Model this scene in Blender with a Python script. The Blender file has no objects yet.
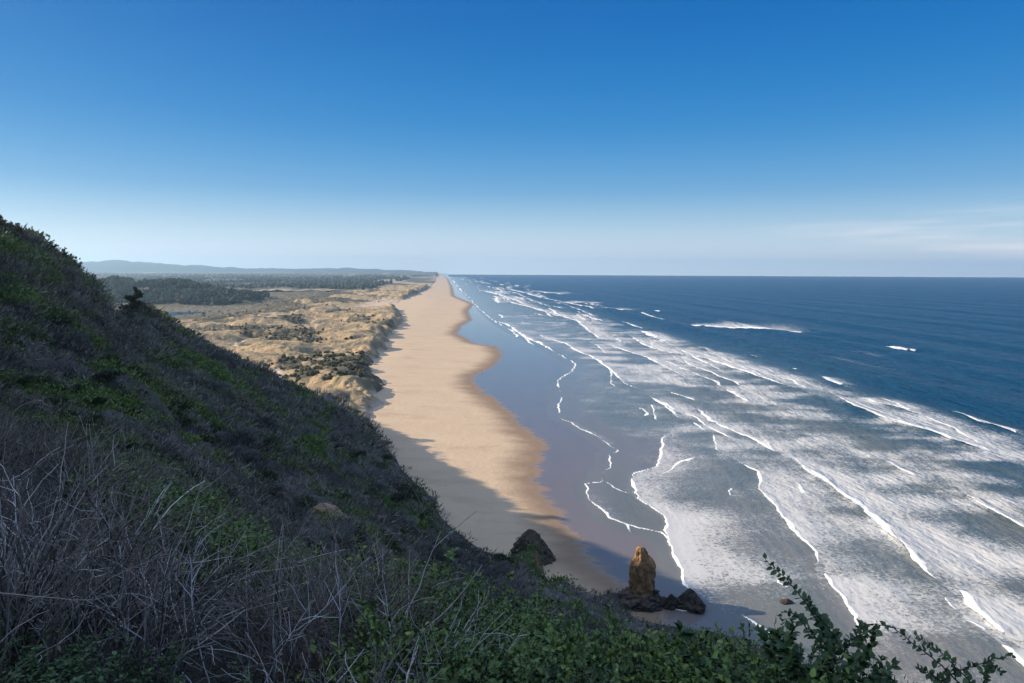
import bpy, math, random
import numpy as np
from mathutils import Matrix, Vector

rng = np.random.default_rng(11)
random.seed(11)
S = bpy.context.scene
COL = S.collection

# ------------------------------------------------------------------ camera
H = 70.0                       # eye height above the sea
F = 683.0                      # focal length in pixels (24 mm on 36 mm)
SEA_END = 9000.0
HORIZON = 274.7 - F * H / SEA_END      # row of the true (infinite) horizon
TH = math.atan((341.5 - HORIZON) / F)
ROLL = math.radians(0.30)
fwd = np.array([0, math.cos(TH), -math.sin(TH)])
up0 = np.array([0, math.sin(TH), math.cos(TH)])
rt0 = np.array([1.0, 0, 0])
rt = math.cos(ROLL) * rt0 + math.sin(ROLL) * up0
up = -math.sin(ROLL) * rt0 + math.cos(ROLL) * up0

def ray(px, py):
    return fwd + (px - 512) / F * rt + (341.5 - py) / F * up

def ground(px, py, z=0.0):
    """point of the level z seen at this place of the photo"""
    d = ray(px, py)
    t = (z - H) / d[2]
    return d[0] * t, d[1] * t

def atdepth(px, py, dist):
    d = ray(px, py)
    t = dist / math.hypot(d[0], d[1])
    return d[0] * t, d[1] * t, H + d[2] * t

cd = bpy.data.cameras.new('camera')
cam = bpy.data.objects.new('camera', cd)
COL.objects.link(cam)
cd.lens = 24.0; cd.sensor_width = 36.0
cd.clip_start = 0.1; cd.clip_end = 60000
M = Matrix(((rt[0], up[0], -fwd[0], 0), (rt[1], up[1], -fwd[1], 0), (rt[2], up[2], -fwd[2], H), (0, 0, 0, 1)))
cam.matrix_world = M
S.camera = cam

# ------------------------------------------------------------------ noise
def _hash(ix, iy, seed):
    h = (ix.astype(np.int64) * 374761393 + iy.astype(np.int64) * 668265263 + seed * 1442695041) & 0xFFFFFFFF
    h = ((h ^ (h >> 13)) * 1274126177) & 0xFFFFFFFF
    h = h ^ (h >> 16)
    return h.astype(np.float64) / 4294967295.0

def perlin(x, y, seed=0):
    x = np.asarray(x, float); y = np.asarray(y, float)
    x0 = np.floor(x); y0 = np.floor(y)
    fx = x - x0; fy = y - y0
    u = fx * fx * fx * (fx * (fx * 6 - 15) + 10); v = fy * fy * fy * (fy * (fy * 6 - 15) + 10)
    def g(ix, iy, dx, dy):
        a = _hash(ix, iy, seed) * (2 * math.pi)
        return np.cos(a) * dx + np.sin(a) * dy
    n00 = g(x0, y0, fx, fy); n10 = g(x0 + 1, y0, fx - 1, fy)
    n01 = g(x0, y0 + 1, fx, fy - 1); n11 = g(x0 + 1, y0 + 1, fx - 1, fy - 1)
    return ((n00 * (1 - u) + n10 * u) * (1 - v) + (n01 * (1 - u) + n11 * u) * v) * 1.5

def fbm(x, y, seed=0, octv=4, gain=0.5, lac=2.03):
    s = 0; a = 1.0; t = 0
    for o in range(octv):
        s = s + a * perlin(x, y, seed + o * 17); t += a
        x = x * lac + 13.7; y = y * lac - 7.1; a *= gain
    return s / t

def ridged(x, y, seed=0, octv=3):
    s = 0; a = 1.0; t = 0
    for o in range(octv):
        s = s + a * (1 - 2 * np.abs(perlin(x, y, seed + o * 31))); t += a
        x = x * 2.1 + 3.3; y = y * 2.1 + 9.2; a *= 0.5
    return s / t

def sstep(a, b, x):
    t = np.clip((x - a) / (b - a), 0, 1)
    return t * t * (3 - 2 * t)

# ------------------------------------------------------------------ mesh helpers
def link(o):
    COL.objects.link(o); return o

def mesh_np(name, verts, faces, mat, smooth=True, attrs=None):
    """faces: list of int arrays (each n x k) or one array"""
    me = bpy.data.meshes.new(name)
    if not isinstance(faces, list): faces = [faces]
    faces = [f for f in faces if len(f)]
    nl = sum(f.size for f in faces); npoly = sum(len(f) for f in faces)
    me.vertices.add(len(verts)); me.loops.add(nl); me.polygons.add(npoly)
    me.vertices.foreach_set('co', np.asarray(verts, np.float32).ravel())
    me.loops.foreach_set('vertex_index', np.concatenate([f.ravel() for f in faces]).astype(np.int32))
    starts = []; p = 0
    for f in faces:
        starts.append(p + np.arange(len(f)) * f.shape[1]); p += f.size
    me.polygons.foreach_set('loop_start', np.concatenate(starts).astype(np.int32))
    me.update(calc_edges=True)
    me.polygons.foreach_set('use_smooth', np.full(npoly, smooth, bool))
    if attrs:
        for k, v in attrs.items():
            v = np.asarray(v, np.float32)
            at = me.attributes.new(k, 'FLOAT', 'POINT')
            at.data.foreach_set('value', v)
    if mat is not None: me.materials.append(mat)
    return me

def obj(name, me, parent=None, loc=None):
    o = link(bpy.data.objects.new(name, me))
    if parent is not None: o.parent = parent
    if loc is not None: o.location = loc
    return o

def tag(o, label=None, cat=None, group=None, kind=None):
    if label: o['label'] = label
    if cat: o['category'] = cat
    if group: o['group'] = group
    if kind: o['kind'] = kind
    return o

def empty(name, loc=(0, 0, 0)):
    o = link(bpy.data.objects.new(name, None)); o.location = loc; o.empty_display_size = 0.2
    return o

def copy_tree(o, parent=None):
    c = o.copy(); COL.objects.link(c)
    if parent is not None: c.parent = parent
    for ch in list(o.children): copy_tree(ch, c)
    return c

def grid_faces(n, m, keep=None):
    i = np.arange(n * m).reshape(n, m)
    f = np.stack([i[:-1, :-1], i[:-1, 1:], i[1:, 1:], i[1:, :-1]], -1).reshape(-1, 4)
    if keep is not None:
        k = keep.reshape(n, m)
        kk = (k[:-1, :-1] | k[:-1, 1:] | k[1:, 1:] | k[1:, :-1]).reshape(-1)
        f = f[kk]
    return f

def compact(verts, faces, attrs):
    used = np.zeros(len(verts), bool); used[faces.ravel()] = True
    idx = np.cumsum(used) - 1
    return verts[used], idx[faces], {k: v[used] for k, v in attrs.items()}

# ------------------------------------------------------------------ node helpers
class NT:
    def __init__(self, name):
        self.m = bpy.data.materials.new(name); self.m.use_nodes = True
        self.t = self.m.node_tree; self.n = self.t.nodes; self.l = self.t.links
        self.b = self.n['Principled BSDF']
    def new(self, typ, **kw):
        nd = self.n.new(typ)
        for k, v in kw.items(): setattr(nd, k, v)
        return nd
    def sock(self, s, v):
        if isinstance(v, bpy.types.NodeSocket): self.l.new(v, s)
        elif v is not None:
            if isinstance(v, (tuple, list)) and len(v) == 3 and s.type == 'RGBA': v = (*v, 1)
            s.default_value = v
    def pos(self):
        return self.new('ShaderNodeNewGeometry').outputs['Position']
    def obj(self):
        return self.new('ShaderNodeTexCoord').outputs['Object']
    def attr(self, name):
        return self.new('ShaderNodeAttribute', attribute_name=name).outputs['Fac']
    def rand(self):
        return self.new('ShaderNodeObjectInfo').outputs['Random']
    def noise(self, vec, scale, detail=4, rough=0.55, dist=0.0):
        nd = self.new('ShaderNodeTexNoise')
        self.sock(nd.inputs['Vector'], vec); nd.inputs['Scale'].default_value = scale
        nd.inputs['Detail'].default_value = detail; nd.inputs['Roughness'].default_value = rough
        nd.inputs['Distortion'].default_value = dist
        return nd.outputs['Fac']
    def voro(self, vec, scale, feature='F1'):
        nd = self.new('ShaderNodeTexVoronoi', feature=feature)
        self.sock(nd.inputs['Vector'], vec); nd.inputs['Scale'].default_value = scale
        return nd.outputs['Distance']
    def scale(self, vec, s, rot=0.0):
        nd = self.new('ShaderNodeMapping'); self.sock(nd.inputs['Vector'], vec)
        nd.inputs['Scale'].default_value = s; nd.inputs['Rotation'].default_value = (0, 0, rot)
        return nd.outputs[0]
    def math(self, op, a, b=None, c=None, clamp=False):
        nd = self.new('ShaderNodeMath', operation=op, use_clamp=clamp)
        self.sock(nd.inputs[0], a)
        if b is not None: self.sock(nd.inputs[1], b)
        if c is not None: self.sock(nd.inputs[2], c)
        return nd.outputs[0]
    def rng(self, v, a, b, c=0.0, d=1.0, smooth=True):
        nd = self.new('ShaderNodeMapRange', interpolation_type='SMOOTHSTEP' if smooth else 'LINEAR')
        for i, x in enumerate((v, a, b, c, d)): self.sock(nd.inputs[i], x)
        return nd.outputs[0]
    def mix(self, f, a, b):
        nd = self.new('ShaderNodeMix', data_type='RGBA')
        self.sock(nd.inputs[0], f); self.sock(nd.inputs[6], a); self.sock(nd.inputs[7], b)
        return nd.outputs[2]
    def ramp(self, f, stops):
        nd = self.new('ShaderNodeValToRGB'); self.sock(nd.inputs[0], f)
        el = nd.color_ramp.elements
        while len(el) < len(stops): el.new(0.5)
        for e, (p, c) in zip(el, stops): e.position = p; e.color = (*c, 1)
        return nd.outputs[0]
    def bump(self, h, strength, dist, normal=None):
        nd = self.new('ShaderNodeBump'); self.sock(nd.inputs['Height'], h)
        nd.inputs['Strength'].default_value = strength; nd.inputs['Distance'].default_value = dist
        if normal is not None: self.sock(nd.inputs['Normal'], normal)
        return nd.outputs[0]
    def set(self, **kw):
        names = dict(color='Base Color', rough='Roughness', spec='Specular IOR Level', normal='Normal', ior='IOR')
        for k, v in kw.items(): self.sock(self.b.inputs[names[k]], v)
        return self.m

# ------------------------------------------------------------------ light
EXPO = 0.88
SUN_EL = math.radians(25.7)
SUN_AZ = math.radians(-80.0)          # bearing from +Y towards +X: the sun stands to the left, a little ahead
sdir = Vector((math.sin(SUN_AZ) * math.cos(SUN_EL), math.cos(SUN_AZ) * math.cos(SUN_EL), math.sin(SUN_EL)))
ld = bpy.data.lights.new('sun', 'SUN'); ld.energy = 5.0; ld.angle = math.radians(0.53); ld.color = (1.0, 0.86, 0.68)
sun = link(bpy.data.objects.new('sun', ld)); sun.rotation_euler = sdir.to_track_quat('Z', 'Y').to_euler()

W = bpy.data.worlds.new('World'); S.world = W; W.use_nodes = True
wn = W.node_tree.nodes; wl = W.node_tree.links
bg = wn['Background']
sky = wn.new('ShaderNodeTexSky'); sky.sky_type = 'NISHITA'; sky.sun_disc = False
sky.sun_elevation = SUN_EL; sky.sun_rotation = SUN_AZ
sky.altitude = 0; sky.air_density = 1.0; sky.dust_density = 0.35; sky.ozone_density = 3.5
bg.inputs['Strength'].default_value = 0.15
# thin streaks of high cloud low over the sea, laid out by compass direction
tc = wn.new('ShaderNodeTexCoord')
sep = wn.new('ShaderNodeSeparateXYZ'); wl.new(tc.outputs['Generated'], sep.inputs[0])
def wmath(op, a, b=None, clamp=False):
    nd = wn.new('ShaderNodeMath'); nd.operation = op; nd.use_clamp = clamp
    for i, v in enumerate((a, b)):
        if v is None: continue
        if isinstance(v, bpy.types.NodeSocket): wl.new(v, nd.inputs[i])
        else: nd.inputs[i].default_value = v
    return nd.outputs[0]
def wrange(v, a, b, c=0.0, d=1.0):
    nd = wn.new('ShaderNodeMapRange'); nd.interpolation_type = 'SMOOTHSTEP'
    wl.new(v, nd.inputs[0])
    for i, x in enumerate((a, b, c, d)): nd.inputs[i + 1].default_value = x
    return nd.outputs[0]
az = wmath('ARCTAN2', sep.outputs[0], sep.outputs[1])
mp = wn.new('ShaderNodeMapping'); wl.new(tc.outputs['Generated'], mp.inputs[0]); mp.inputs['Scale'].default_value = (3, 3, 34)
mp.inputs['Rotation'].default_value = (0, 0.03, 0)
cn = wn.new('ShaderNodeTexNoise'); wl.new(mp.outputs[0], cn.inputs['Vector']); cn.inputs['Scale'].default_value = 1.6; cn.inputs['Detail'].default_value = 5
cl = wrange(cn.outputs['Fac'], 0.40, 0.72)
band = wmath('MULTIPLY', wrange(sep.outputs[2], 0.0, 0.03), wrange(sep.outputs[2], 0.085, 0.045))
azm = wrange(az, 0.30, 0.62)
cf = wmath('MULTIPLY', wmath('MULTIPLY', cl, band), azm)
cf = wmath('MULTIPLY', cf, 0.95)
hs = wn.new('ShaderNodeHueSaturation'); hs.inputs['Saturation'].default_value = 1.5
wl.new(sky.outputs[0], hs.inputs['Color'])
wl.new(wrange(sep.outputs[2], .36, .75, 1.35, .68), hs.inputs['Saturation']); wl.new(wrange(sep.outputs[2], .40, .75, 1.0, 1.75), hs.inputs['Value'])  # overhead sky made brighter and greyer than the model, added fill for the shade
mx = wn.new('ShaderNodeMix'); mx.data_type = 'RGBA'
hzn = wn.new('ShaderNodeMix'); hzn.data_type = 'RGBA'
rmp = wn.new('ShaderNodeValToRGB'); rmp.color_ramp.interpolation = 'B_SPLINE'
wl.new(sep.outputs[2], rmp.inputs[0])
SK = [(0.0, (.95, 1.0, 1.0)), (.055, (.49, .69, .82)), (.11, (.145, .41, .71)), (.20, (.02, .25, .62)), (.33, (.0, .138, .48)), (.5, (.0, .10, .40))]
while len(rmp.color_ramp.elements) < len(SK): rmp.color_ramp.elements.new(.5)
for e, (p_, c_) in zip(rmp.color_ramp.elements, SK): e.position = p_; e.color = (*c_, 1)
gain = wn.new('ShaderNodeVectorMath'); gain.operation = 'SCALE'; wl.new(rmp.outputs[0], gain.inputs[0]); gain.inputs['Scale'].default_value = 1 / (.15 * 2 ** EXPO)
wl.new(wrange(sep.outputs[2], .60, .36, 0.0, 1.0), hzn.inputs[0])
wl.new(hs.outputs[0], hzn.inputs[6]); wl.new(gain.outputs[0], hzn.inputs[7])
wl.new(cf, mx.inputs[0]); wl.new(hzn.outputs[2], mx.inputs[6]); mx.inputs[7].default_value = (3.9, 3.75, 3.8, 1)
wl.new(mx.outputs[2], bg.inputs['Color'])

S.view_settings.view_transform = 'Standard'; S.view_settings.look = 'None'
S.view_settings.exposure = EXPO; S.view_settings.gamma = 1.0; S.view_settings.use_curve_mapping = False
S.render.engine = 'CYCLES'
S.cycles.max_bounces = 5; S.cycles.diffuse_bounces = 2; S.cycles.glossy_bounces = 2
S.cycles.transmission_bounces = 2; S.cycles.transparent_max_bounces = 8; S.cycles.volume_bounces = 0
S.cycles.use_denoising = True

# ------------------------------------------------------------------ traced lines of the shore (photo -> sea level)
def trace(pts, z=0.0):
    return np.array([ground(px, py, z) for px, py in pts])

def sdist(x, y, line, closed=False):
    """signed distance to a polyline drawn far to near (positive on the seaward side) and place along it 0..1"""
    best = np.full(x.shape, 1e18); side = np.ones(x.shape); tt = np.zeros(x.shape)
    seg = np.hypot(*(line[1:] - line[:-1]).T); cum = np.concatenate([[0], np.cumsum(seg)]); tot = cum[-1]
    for i in range(len(line) - 1):
        ax, ay = line[i]; bx, by = line[i + 1]
        dx, dy = bx - ax, by - ay; L2 = dx * dx + dy * dy + 1e-12
        t = np.clip(((x - ax) * dx + (y - ay) * dy) / L2, 0, 1)
        qx = x - ax - t * dx; qy = y - ay - t * dy
        d2 = qx * qx + qy * qy
        m = d2 < best
        best = np.where(m, d2, best)
        side = np.where(m, np.where(dx * (y - ay) - dy * (x - ax) >= 0, 1.0, -1.0), side)
        tt = np.where(m, (cum[i] + t * seg[i]) / tot, tt)
    return np.sqrt(best) * side, tt

# edge of the sheen on the wet sand
E_PX = [(446, 277.2), (448, 279), (452, 287), (454, 296), (473, 304), (467, 311), (471, 320), (460, 326), (456, 334), (475, 343.5), (494, 346.5),
        (501, 355), (493, 366), (472, 376), (475, 388), (493, 399), (510, 414), (525, 432), (543, 444), (534, 465), (536, 488), (556, 505), (566, 530), (590, 560), (640, 600), (690, 640), (760, 690), (860, 800)]
# edge of the thin water
W_PX = [(449.5, 276.6), (452, 280), (459, 288), (468, 297), (478, 308), (492, 320), (512, 331), (519, 334), (532, 340), (548, 348), (562, 356), (576, 364), (572, 371), (560, 378), (558, 386),
        (562, 394), (558, 408), (560, 418), (575, 425), (596, 436), (617, 451), (610, 454), (611, 467), (604, 473), (603, 481), (586, 484), (586, 493), (596, 506),
        (608, 518), (624, 525), (645, 529), (662, 532), (669, 543), (674, 550), (682, 577), (691, 591), (706, 603), (730, 612), (770, 635), (830, 690), (950, 830)]
# foot of the dunes and of the cliff
D_PX = [(437, 277.5), (436, 282), (427, 291), (407, 300), (398, 308), (404, 318), (404, 326), (396, 335), (392, 345), (387, 358), (383, 370), (386, 385), (386, 398), (388, 412), (390, 425), (379, 447)]
E_L = trace(E_PX); W_L = trace(W_PX); D_L = trace(D_PX)
D_L = np.vstack([D_L, [[D_L[-1][0] + 5, D_L[-1][1] - 40]]])

# (points far->near, crest width m, trail density, trail length m, crest height m)
WAVES = [
 ([(558.7, 385), (560, 378), (577, 370)], .6, .25, 10, 0),
 ([(560, 418), (575, 425), (596, 436), (617, 451)], .7, .45, 6, .05),
 ([(609, 454), (611, 467), (604, 472)], .6, .2, 6, .05),
 ([(586, 484), (586, 493), (596, 506), (608, 518), (624, 525), (634, 534)], .5, .42, 8, .05),
 ([(604, 481), (612, 487), (630, 494)], .4, .15, 4, 0),
 ([(493, 320), (508, 325), (519, 333.5), (528, 339), (546, 345)], 1.5, .6, 14, .2),
 ([(545, 338), (566, 344), (578, 352), (592, 357), (607, 367), (616, 376), (627, 385), (645, 391)], 1.3, .55, 22, .2),
 ([(607, 367), (611, 375), (611, 384), (616, 388)], .7, .25, 8, .1),
 ([(575, 320), (586, 329), (598, 338), (613, 341)], 2.2, .85, 26, .3),
 ([(604, 344), (626, 351), (648, 358), (657, 363), (671, 370), (688, 379)], 1.4, .7, 22, .25),
 ([(630, 336), (645, 346), (668, 352.5), (704, 358), (739, 370), (753, 374.5), (794, 388)], 1.9, .95, 30, .5),
 ([(640, 331), (650, 336), (664, 342)], 7, .95, 25, .8),
 ([(650, 397), (664, 405), (681, 419)], .9, .5, 14, .2),
 ([(651, 404), (653, 412), (655, 421)], .6, .3, 8, .1),
 ([(670, 431), (661, 439), (661, 455), (658, 466), (636, 474), (631, 484), (634, 492), (645, 504), (662, 516), (664, 528), (669, 542), (673, 548), (682, 577), (691, 591), (700, 598)], .75, .6, 13, .15),
 ([(645, 504), (662, 516), (664, 528), (669, 542), (673, 548), (682, 577), (691, 591), (700, 598)], .5, .72, 24, .1),
 ([(668, 600), (676, 609), (690, 612), (706, 605)], .5, .5, 5, .1),
 ([(699, 457), (680, 462), (668, 472), (655, 476)], .5, .2, 5, .1),
 ([(670, 392), (682, 396), (695, 401)], .8, .35, 10, .15),
 ([(699, 409), (709, 421), (721, 424)], .8, .5, 14, .15),
 ([(693, 423), (707, 431)], .9, .35, 8, .15),
 ([(714, 434), (714, 443), (715, 451)], .8, .5, 14, .1),
 ([(727, 390), (737, 396), (749, 402)], 1.1, .6, 12, .25),
 ([(713, 422), (741, 434), (767, 447), (779, 453)], .7, .55, 14, .15),
 ([(733, 459), (746, 466), (761, 473), (758, 486), (767, 498), (785, 517), (794, 530), (812, 552), (816, 565)], .8, .7, 15, .2),
 ([(734, 489), (729, 497)], .7, .35, 5, .1),
 ([(825, 572), (838, 594), (856, 618), (862, 631)], .6, .75, 17, .15),
 ([(778, 580), (776, 585), (786, 589), (792, 590)], .5, .2, 3, .1),
 ([(800, 464), (826, 483), (856, 503), (888, 533), (911, 553), (929, 574), (947, 588)], 1.7, .85, 20, .6),
 ([(798, 484), (802, 494)], .9, .3, 6, .1),
 ([(947, 599), (958, 612)], .6, .3, 6, .2),
 ([(964, 592), (972, 606), (982, 616), (1008, 637)], 1.6, .9, 14, .5),
 ([(966, 621), (988, 633)], .7, .4, 6, .2),
 ([(997, 644), (1023, 666), (1060, 700)], 1.5, .9, 14, .4),
 ([(966, 495), (988, 509), (1023, 528), (1060, 545)], 1.0, .7, 16, .4),
 ([(884, 461), (900, 469), (918, 476)], 1.0, .45, 9, .3),
 ([(838, 396.5), (856, 408), (888, 420), (929, 432), (979, 449), (996, 456)], 1.9, .95, 22, .9),
 ([(820, 376), (830, 381), (842, 386)], 4.0, .9, 12, .9),
 ([(791, 369), (799, 370)], 2.2, .5, 4, .7),
 ([(748, 355), (758, 357)], 2.0, .5, 8, .6),
 ([(884, 345), (898, 347.5), (915, 349.8)], 6.5, .6, 12, 1.3),
 ([(680, 324), (702, 325.5), (739, 328), (775, 330.5), (812, 332)], 11, .9, 100, .5),
 ([(953, 411), (968, 418), (988, 426), (1018, 435)], 1.8, .5, 10, 1.2),
 ([(985, 425), (1000, 430), (1016, 434)], 2.6, .6, 6, 1.2),
 ([(599, 308.6), (612, 309), (628, 310)], 10, .85, 60, .6),
 ([(650, 310.5), (660, 311.5)], 2.4, .4, 8, .5),
 ([(554, 303), (575, 303), (607, 303)], 12, .9, 90, .6),
 ([(530, 292), (548, 293), (563, 294)], 14, .85, 110, .6),
 ([(500, 300), (525, 306), (545, 312), (575, 318)], 3.2, .8, 22, .5),
 ([(480, 290), (495, 294), (515, 300), (528, 306)], 4, .8, 30, .5),
 ([(500, 288), (520, 291.5), (545, 299)], 3.4, .7, 20, .5),
 ([(486, 283.5), (510, 285), (530, 286)], 4, .7, 26, .5),
 ([(545, 313), (560, 316), (580, 322)], 3, .6, 26, .4),
 ([(840, 350), (862, 352), (880, 357)], 0, .46, 16, .1),
 ([(820, 354), (850, 362), (880, 368), (905, 372)], 0, .44, 20, .1),
 ([(1000, 372), (1030, 377)], 0, .34, 12, .1),
]
u_of = lambda x, y: x + 0.105 * y
wl_list = []
for pts, cw, td, tl, hh in WAVES:
    L_ = trace(pts); wl_list.append((L_, max(cw, .0034 * L_[:, 1].mean()) if cw else 0, td, tl, hh))
for i in range(26):
    y0 = math.exp(random.uniform(math.log(230), math.log(1100)))
    u0 = random.uniform(75, 250)
    ln = random.uniform(18, 110) * (.5 + y0 / 700); ob = random.uniform(-.14, .22)
    pts = [(u0 + ob * ln * (.5 - k / 6) + random.uniform(-2.2, 2.2) - 0.105 * (y0 + ln * (.5 - k / 6)), y0 + ln * (.5 - k / 6)) for k in range(7)]
    wl_list.append((np.array(pts), max(random.uniform(.4, .9), .0026 * y0), random.uniform(.2, .65), random.uniform(5, 16), random.uniform(.05, .35)))
# the surf that runs on up the coast, and a few white horses
for i in range(80):
    y0 = math.exp(random.uniform(math.log(1000), math.log(7500)))
    u0 = random.triangular(95, 420, 150) + (y0 > 2500) * random.uniform(0, 60)
    ln = random.uniform(60, 260) * (1 + y0 / 3000)
    ob = random.uniform(-.10, .16)
    pts = []
    for k in range(5):
        yy = y0 + ln * (0.5 - k / 4)
        uu = u0 + ob * (yy - y0) + random.uniform(-5, 5)
        pts.append((uu - 0.105 * yy, yy))
    wl_list.append((np.array(pts), random.uniform(1.6, 4.2), random.uniform(.25, .7), random.uniform(8, 24), random.uniform(.3, .8)))

# ------------------------------------------------------------------ water sheet
def polar(px0, px1, n, y0, y1, m, pw=1.0):
    a = (np.linspace(px0, px1, n) - 512) / F
    # rows even in 1/y: as even in the picture as on the water
    inv = np.linspace(1 / y0, 1 / y1, m) if pw == 1.0 else None
    yy = 1 / inv
    Y, A = np.meshgrid(yy, a, indexing='ij')
    return A * Y, Y

ucol = np.concatenate([np.arange(-15, 340, .30), 340 * np.exp(np.linspace(0, math.log(11000 / 340), 520))])
yrow = 1 / np.linspace(1 / 84.0, 1 / SEA_END, 700)
U_, Y = np.meshgrid(ucol, yrow, indexing='ij'); U_, Y = U_.T.copy(), Y.T.copy()
X = U_ - 0.105 * Y
x = X.ravel(); y = Y.ravel()
wx = x + 2.0 * fbm(x / 18, y / 22, 3, 3) + .8 * fbm(x / 4, y / 5, 5, 3)
wy = y + 2.0 * fbm(x / 18, y / 22, 8, 3) + .8 * fbm(x / 4, y / 5, 9, 3)
far = np.clip((y - 500) / 800, 0, 3)
wx += far * 5 * fbm(x / 60, y / 60, 21, 3)
sW, _ = sdist(wx, wy, W_L)
crest = np.zeros_like(x); foam = np.zeros_like(x); hz = np.zeros_like(x)
for line, cw, td, tl, hh in wl_list:
    pad = max(tl * 3, cw * 4) + 6
    m = (x > line[:, 0].min() - pad) & (x < line[:, 0].max() + pad) & (y > line[:, 1].min() - pad) & (y < line[:, 1].max() + pad)
    idx = np.nonzero(m)[0]
    if not len(idx): continue
    s, t = sdist(wx[idx], wy[idx], line)
    tap = np.clip(np.minimum(t, 1 - t) * 7, 0.0, 1) ** .6
    var = 0.72 + 0.8 * perlin(x[idx] / 8, y[idx] / 11, int(cw * 100)) + .7 * perlin(x[idx] / 25, y[idx] / 34, int(cw * 90) + 5)
    w = cw * tap * np.clip(var, .18, 1.7)
    c = np.where(s > 0, np.exp(-(s / (w + .05)) ** 2), np.exp(-(s / (w * .35 + .04)) ** 2)) * (tap > .02)
    tr = np.where(s > 0, td * np.exp(-(s / tl) ** 1.4), 0) * (0.35 + .65 * np.clip(np.minimum(t, 1 - t) * 5, 0, 1))
    if cw: crest[idx] = np.maximum(crest[idx], c * (.62 if hh <= .1 else 1.0) * np.clip(np.minimum(t, 1 - t) * 9, 0, 1) ** .5)
    foam[idx] = 1 - (1 - foam[idx]) * (1 - tr)
    hz[idx] = np.maximum(hz[idx], hh * tap * np.where(s > 0, np.exp(-(s / (cw * 2.2 + .1)) ** 2), np.exp(-(s / (cw * .7 + .1)) ** 2)))
uu = u_of(x, y)
edge = np.exp(-(np.clip(sW, 0, 99) / np.maximum(.45, .0022 * y)) ** 2) * (sW > -.2) * np.clip(.62 + 1.2 * fbm(x / 16, y / 22, 45, 3), .12, .75)
crest = np.maximum(crest, edge)
# broad fields of spent foam in the surf
streak = fbm(x / 40, y / 22, 41, 4)
un = uu + 14 * fbm(x / 60, y / 90, 31, 3)
fld = sstep(88, 150, un) * (1 - sstep(228, 252, un)) * (1 - sstep(900, 1500, y))
foam = np.clip(foam + fld * np.clip(.36 + 1.05 * streak, .05, .72) * (1 - foam), 0, 1)
foam = np.clip(foam + sstep(4, 16, sW) * (1 - sstep(110, 170, un)) * np.clip(.22 + .55 * streak, 0, .5) * (1 - foam), 0, 1)
farb = sstep(900, 2600, y) * sstep(8, 60, sW) * (1 - sstep(200, 420, sW))
foam = np.clip(foam + farb * np.clip(-.05 + 1.3 * fbm(uu / 22, y / 160, 47, 3), 0, .75), 0, 1)
# swell: long low waves that run in parallel with the shore, steeper as they come in
ph = uu + 16 * fbm(x / 170, y / 260, 51, 3)
amp = sstep(60, 240, sW)
sw = .42 * np.sin(ph / 7.6) * (0.5 + .5 * fbm(x / 90, y / 140, 52, 2)) + .38 * np.sin(ph / 12.3 + 1.7) + .28 * fbm(uu / 9, y / 26, 53, 3)
z = amp * sw * (1 + 1.9 * sstep(200, 340, uu)) + hz + .10 * fbm(x / 3.2, y / 5.0, 57, 3) * sstep(5, 60, sW)
z += np.clip(sW * .02, -.5, .06) + .03
verts = np.stack([x, y, z], 1)
f = grid_faces(*X.shape, keep=(sW > -8) & (x < .95 * y + 60))
verts, f, at = compact(verts, f, dict(crest=crest, foam=foam, off=np.clip(sW / 300, 0, 1)))

wm = NT('sea_water')
p = wm.pos()
off = wm.attr('off'); fo = wm.attr('foam'); cr = wm.attr('crest')
big = wm.noise(wm.scale(p, (.02, .006, 1), 0.1), 1.0, 3)
offn = wm.math('ADD', off, wm.rng(big, .3, .7, -.10, .10))
wc = wm.ramp(offn, [(0.0, (.135, .128, .115)), (0.08, (.105, .112, .100)), (.30, (.080, .088, .080)), (.50, (.016, .050, .074)), (.72, (.004, .038, .078))])
n1 = wm.noise(wm.scale(p, (1.15, 1.35, 1), .0), 1.0, 6, .70)
n2 = wm.noise(wm.scale(p, (.16, .30, 1), .0), 1.0, 4, .6)
vm = wm.new('ShaderNodeVectorMath', operation='MULTIPLY_ADD')
nz3 = wm.new('ShaderNodeTexNoise'); wm.sock(nz3.inputs['Vector'], p); nz3.inputs['Scale'].default_value = .35; nz3.inputs['Detail'].default_value = 4
wm.sock(vm.inputs[0], nz3.outputs['Color']); vm.inputs[1].default_value = (4.5, 4.5, 0); wm.sock(vm.inputs[2], p)
lace = wm.math('MINIMUM', wm.voro(wm.scale(vm.outputs[0], (.42, .55, 1)), 1.0, 'DISTANCE_TO_EDGE'), wm.math('MULTIPLY', wm.voro(wm.scale(vm.outputs[0], (1.3, 1.5, 1)), 1.0, 'DISTANCE_TO_EDGE'), 1.6))
lace = wm.rng(lace, 0.0, .30, .68, .30)
nn = wm.math('ADD', wm.math('ADD', wm.math('MULTIPLY', n1, .50), wm.math('MULTIPLY', n2, .16)), wm.math('MULTIPLY', lace, .34))
thr = wm.math('SUBTRACT', .74, wm.math('MULTIPLY', fo, .50))
fm = wm.rng(nn, wm.math('SUBTRACT', thr, .06), wm.math('ADD', thr, .17))
fm = wm.math('MULTIPLY', fm, wm.rng(fo, .02, .25))
cm = wm.rng(wm.math('ADD', cr, wm.math('MULTIPLY', wm.math('SUBTRACT', n1, .5), .55)), .28, .52)
cm = wm.math('MULTIPLY', cm, wm.rng(cr, .04, .2))
fmask = wm.math('MAXIMUM', wm.math('MULTIPLY', fm, wm.rng(fo, .3, 1.0, .36, .56)), cm)
wcol = wm.mix(fmask, wc, (.72, .69, .645))
bw = wm.noise(wm.scale(p, (.55, .28, 1), .1), 1.0, 5, .6)
bw2 = wm.noise(wm.scale(p, (.10, .035, 1), .1), 1.0, 3, .5)
bh = wm.math('ADD', wm.math('MULTIPLY', bw, .75), wm.math('MULTIPLY', bw2, 2.6))
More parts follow.
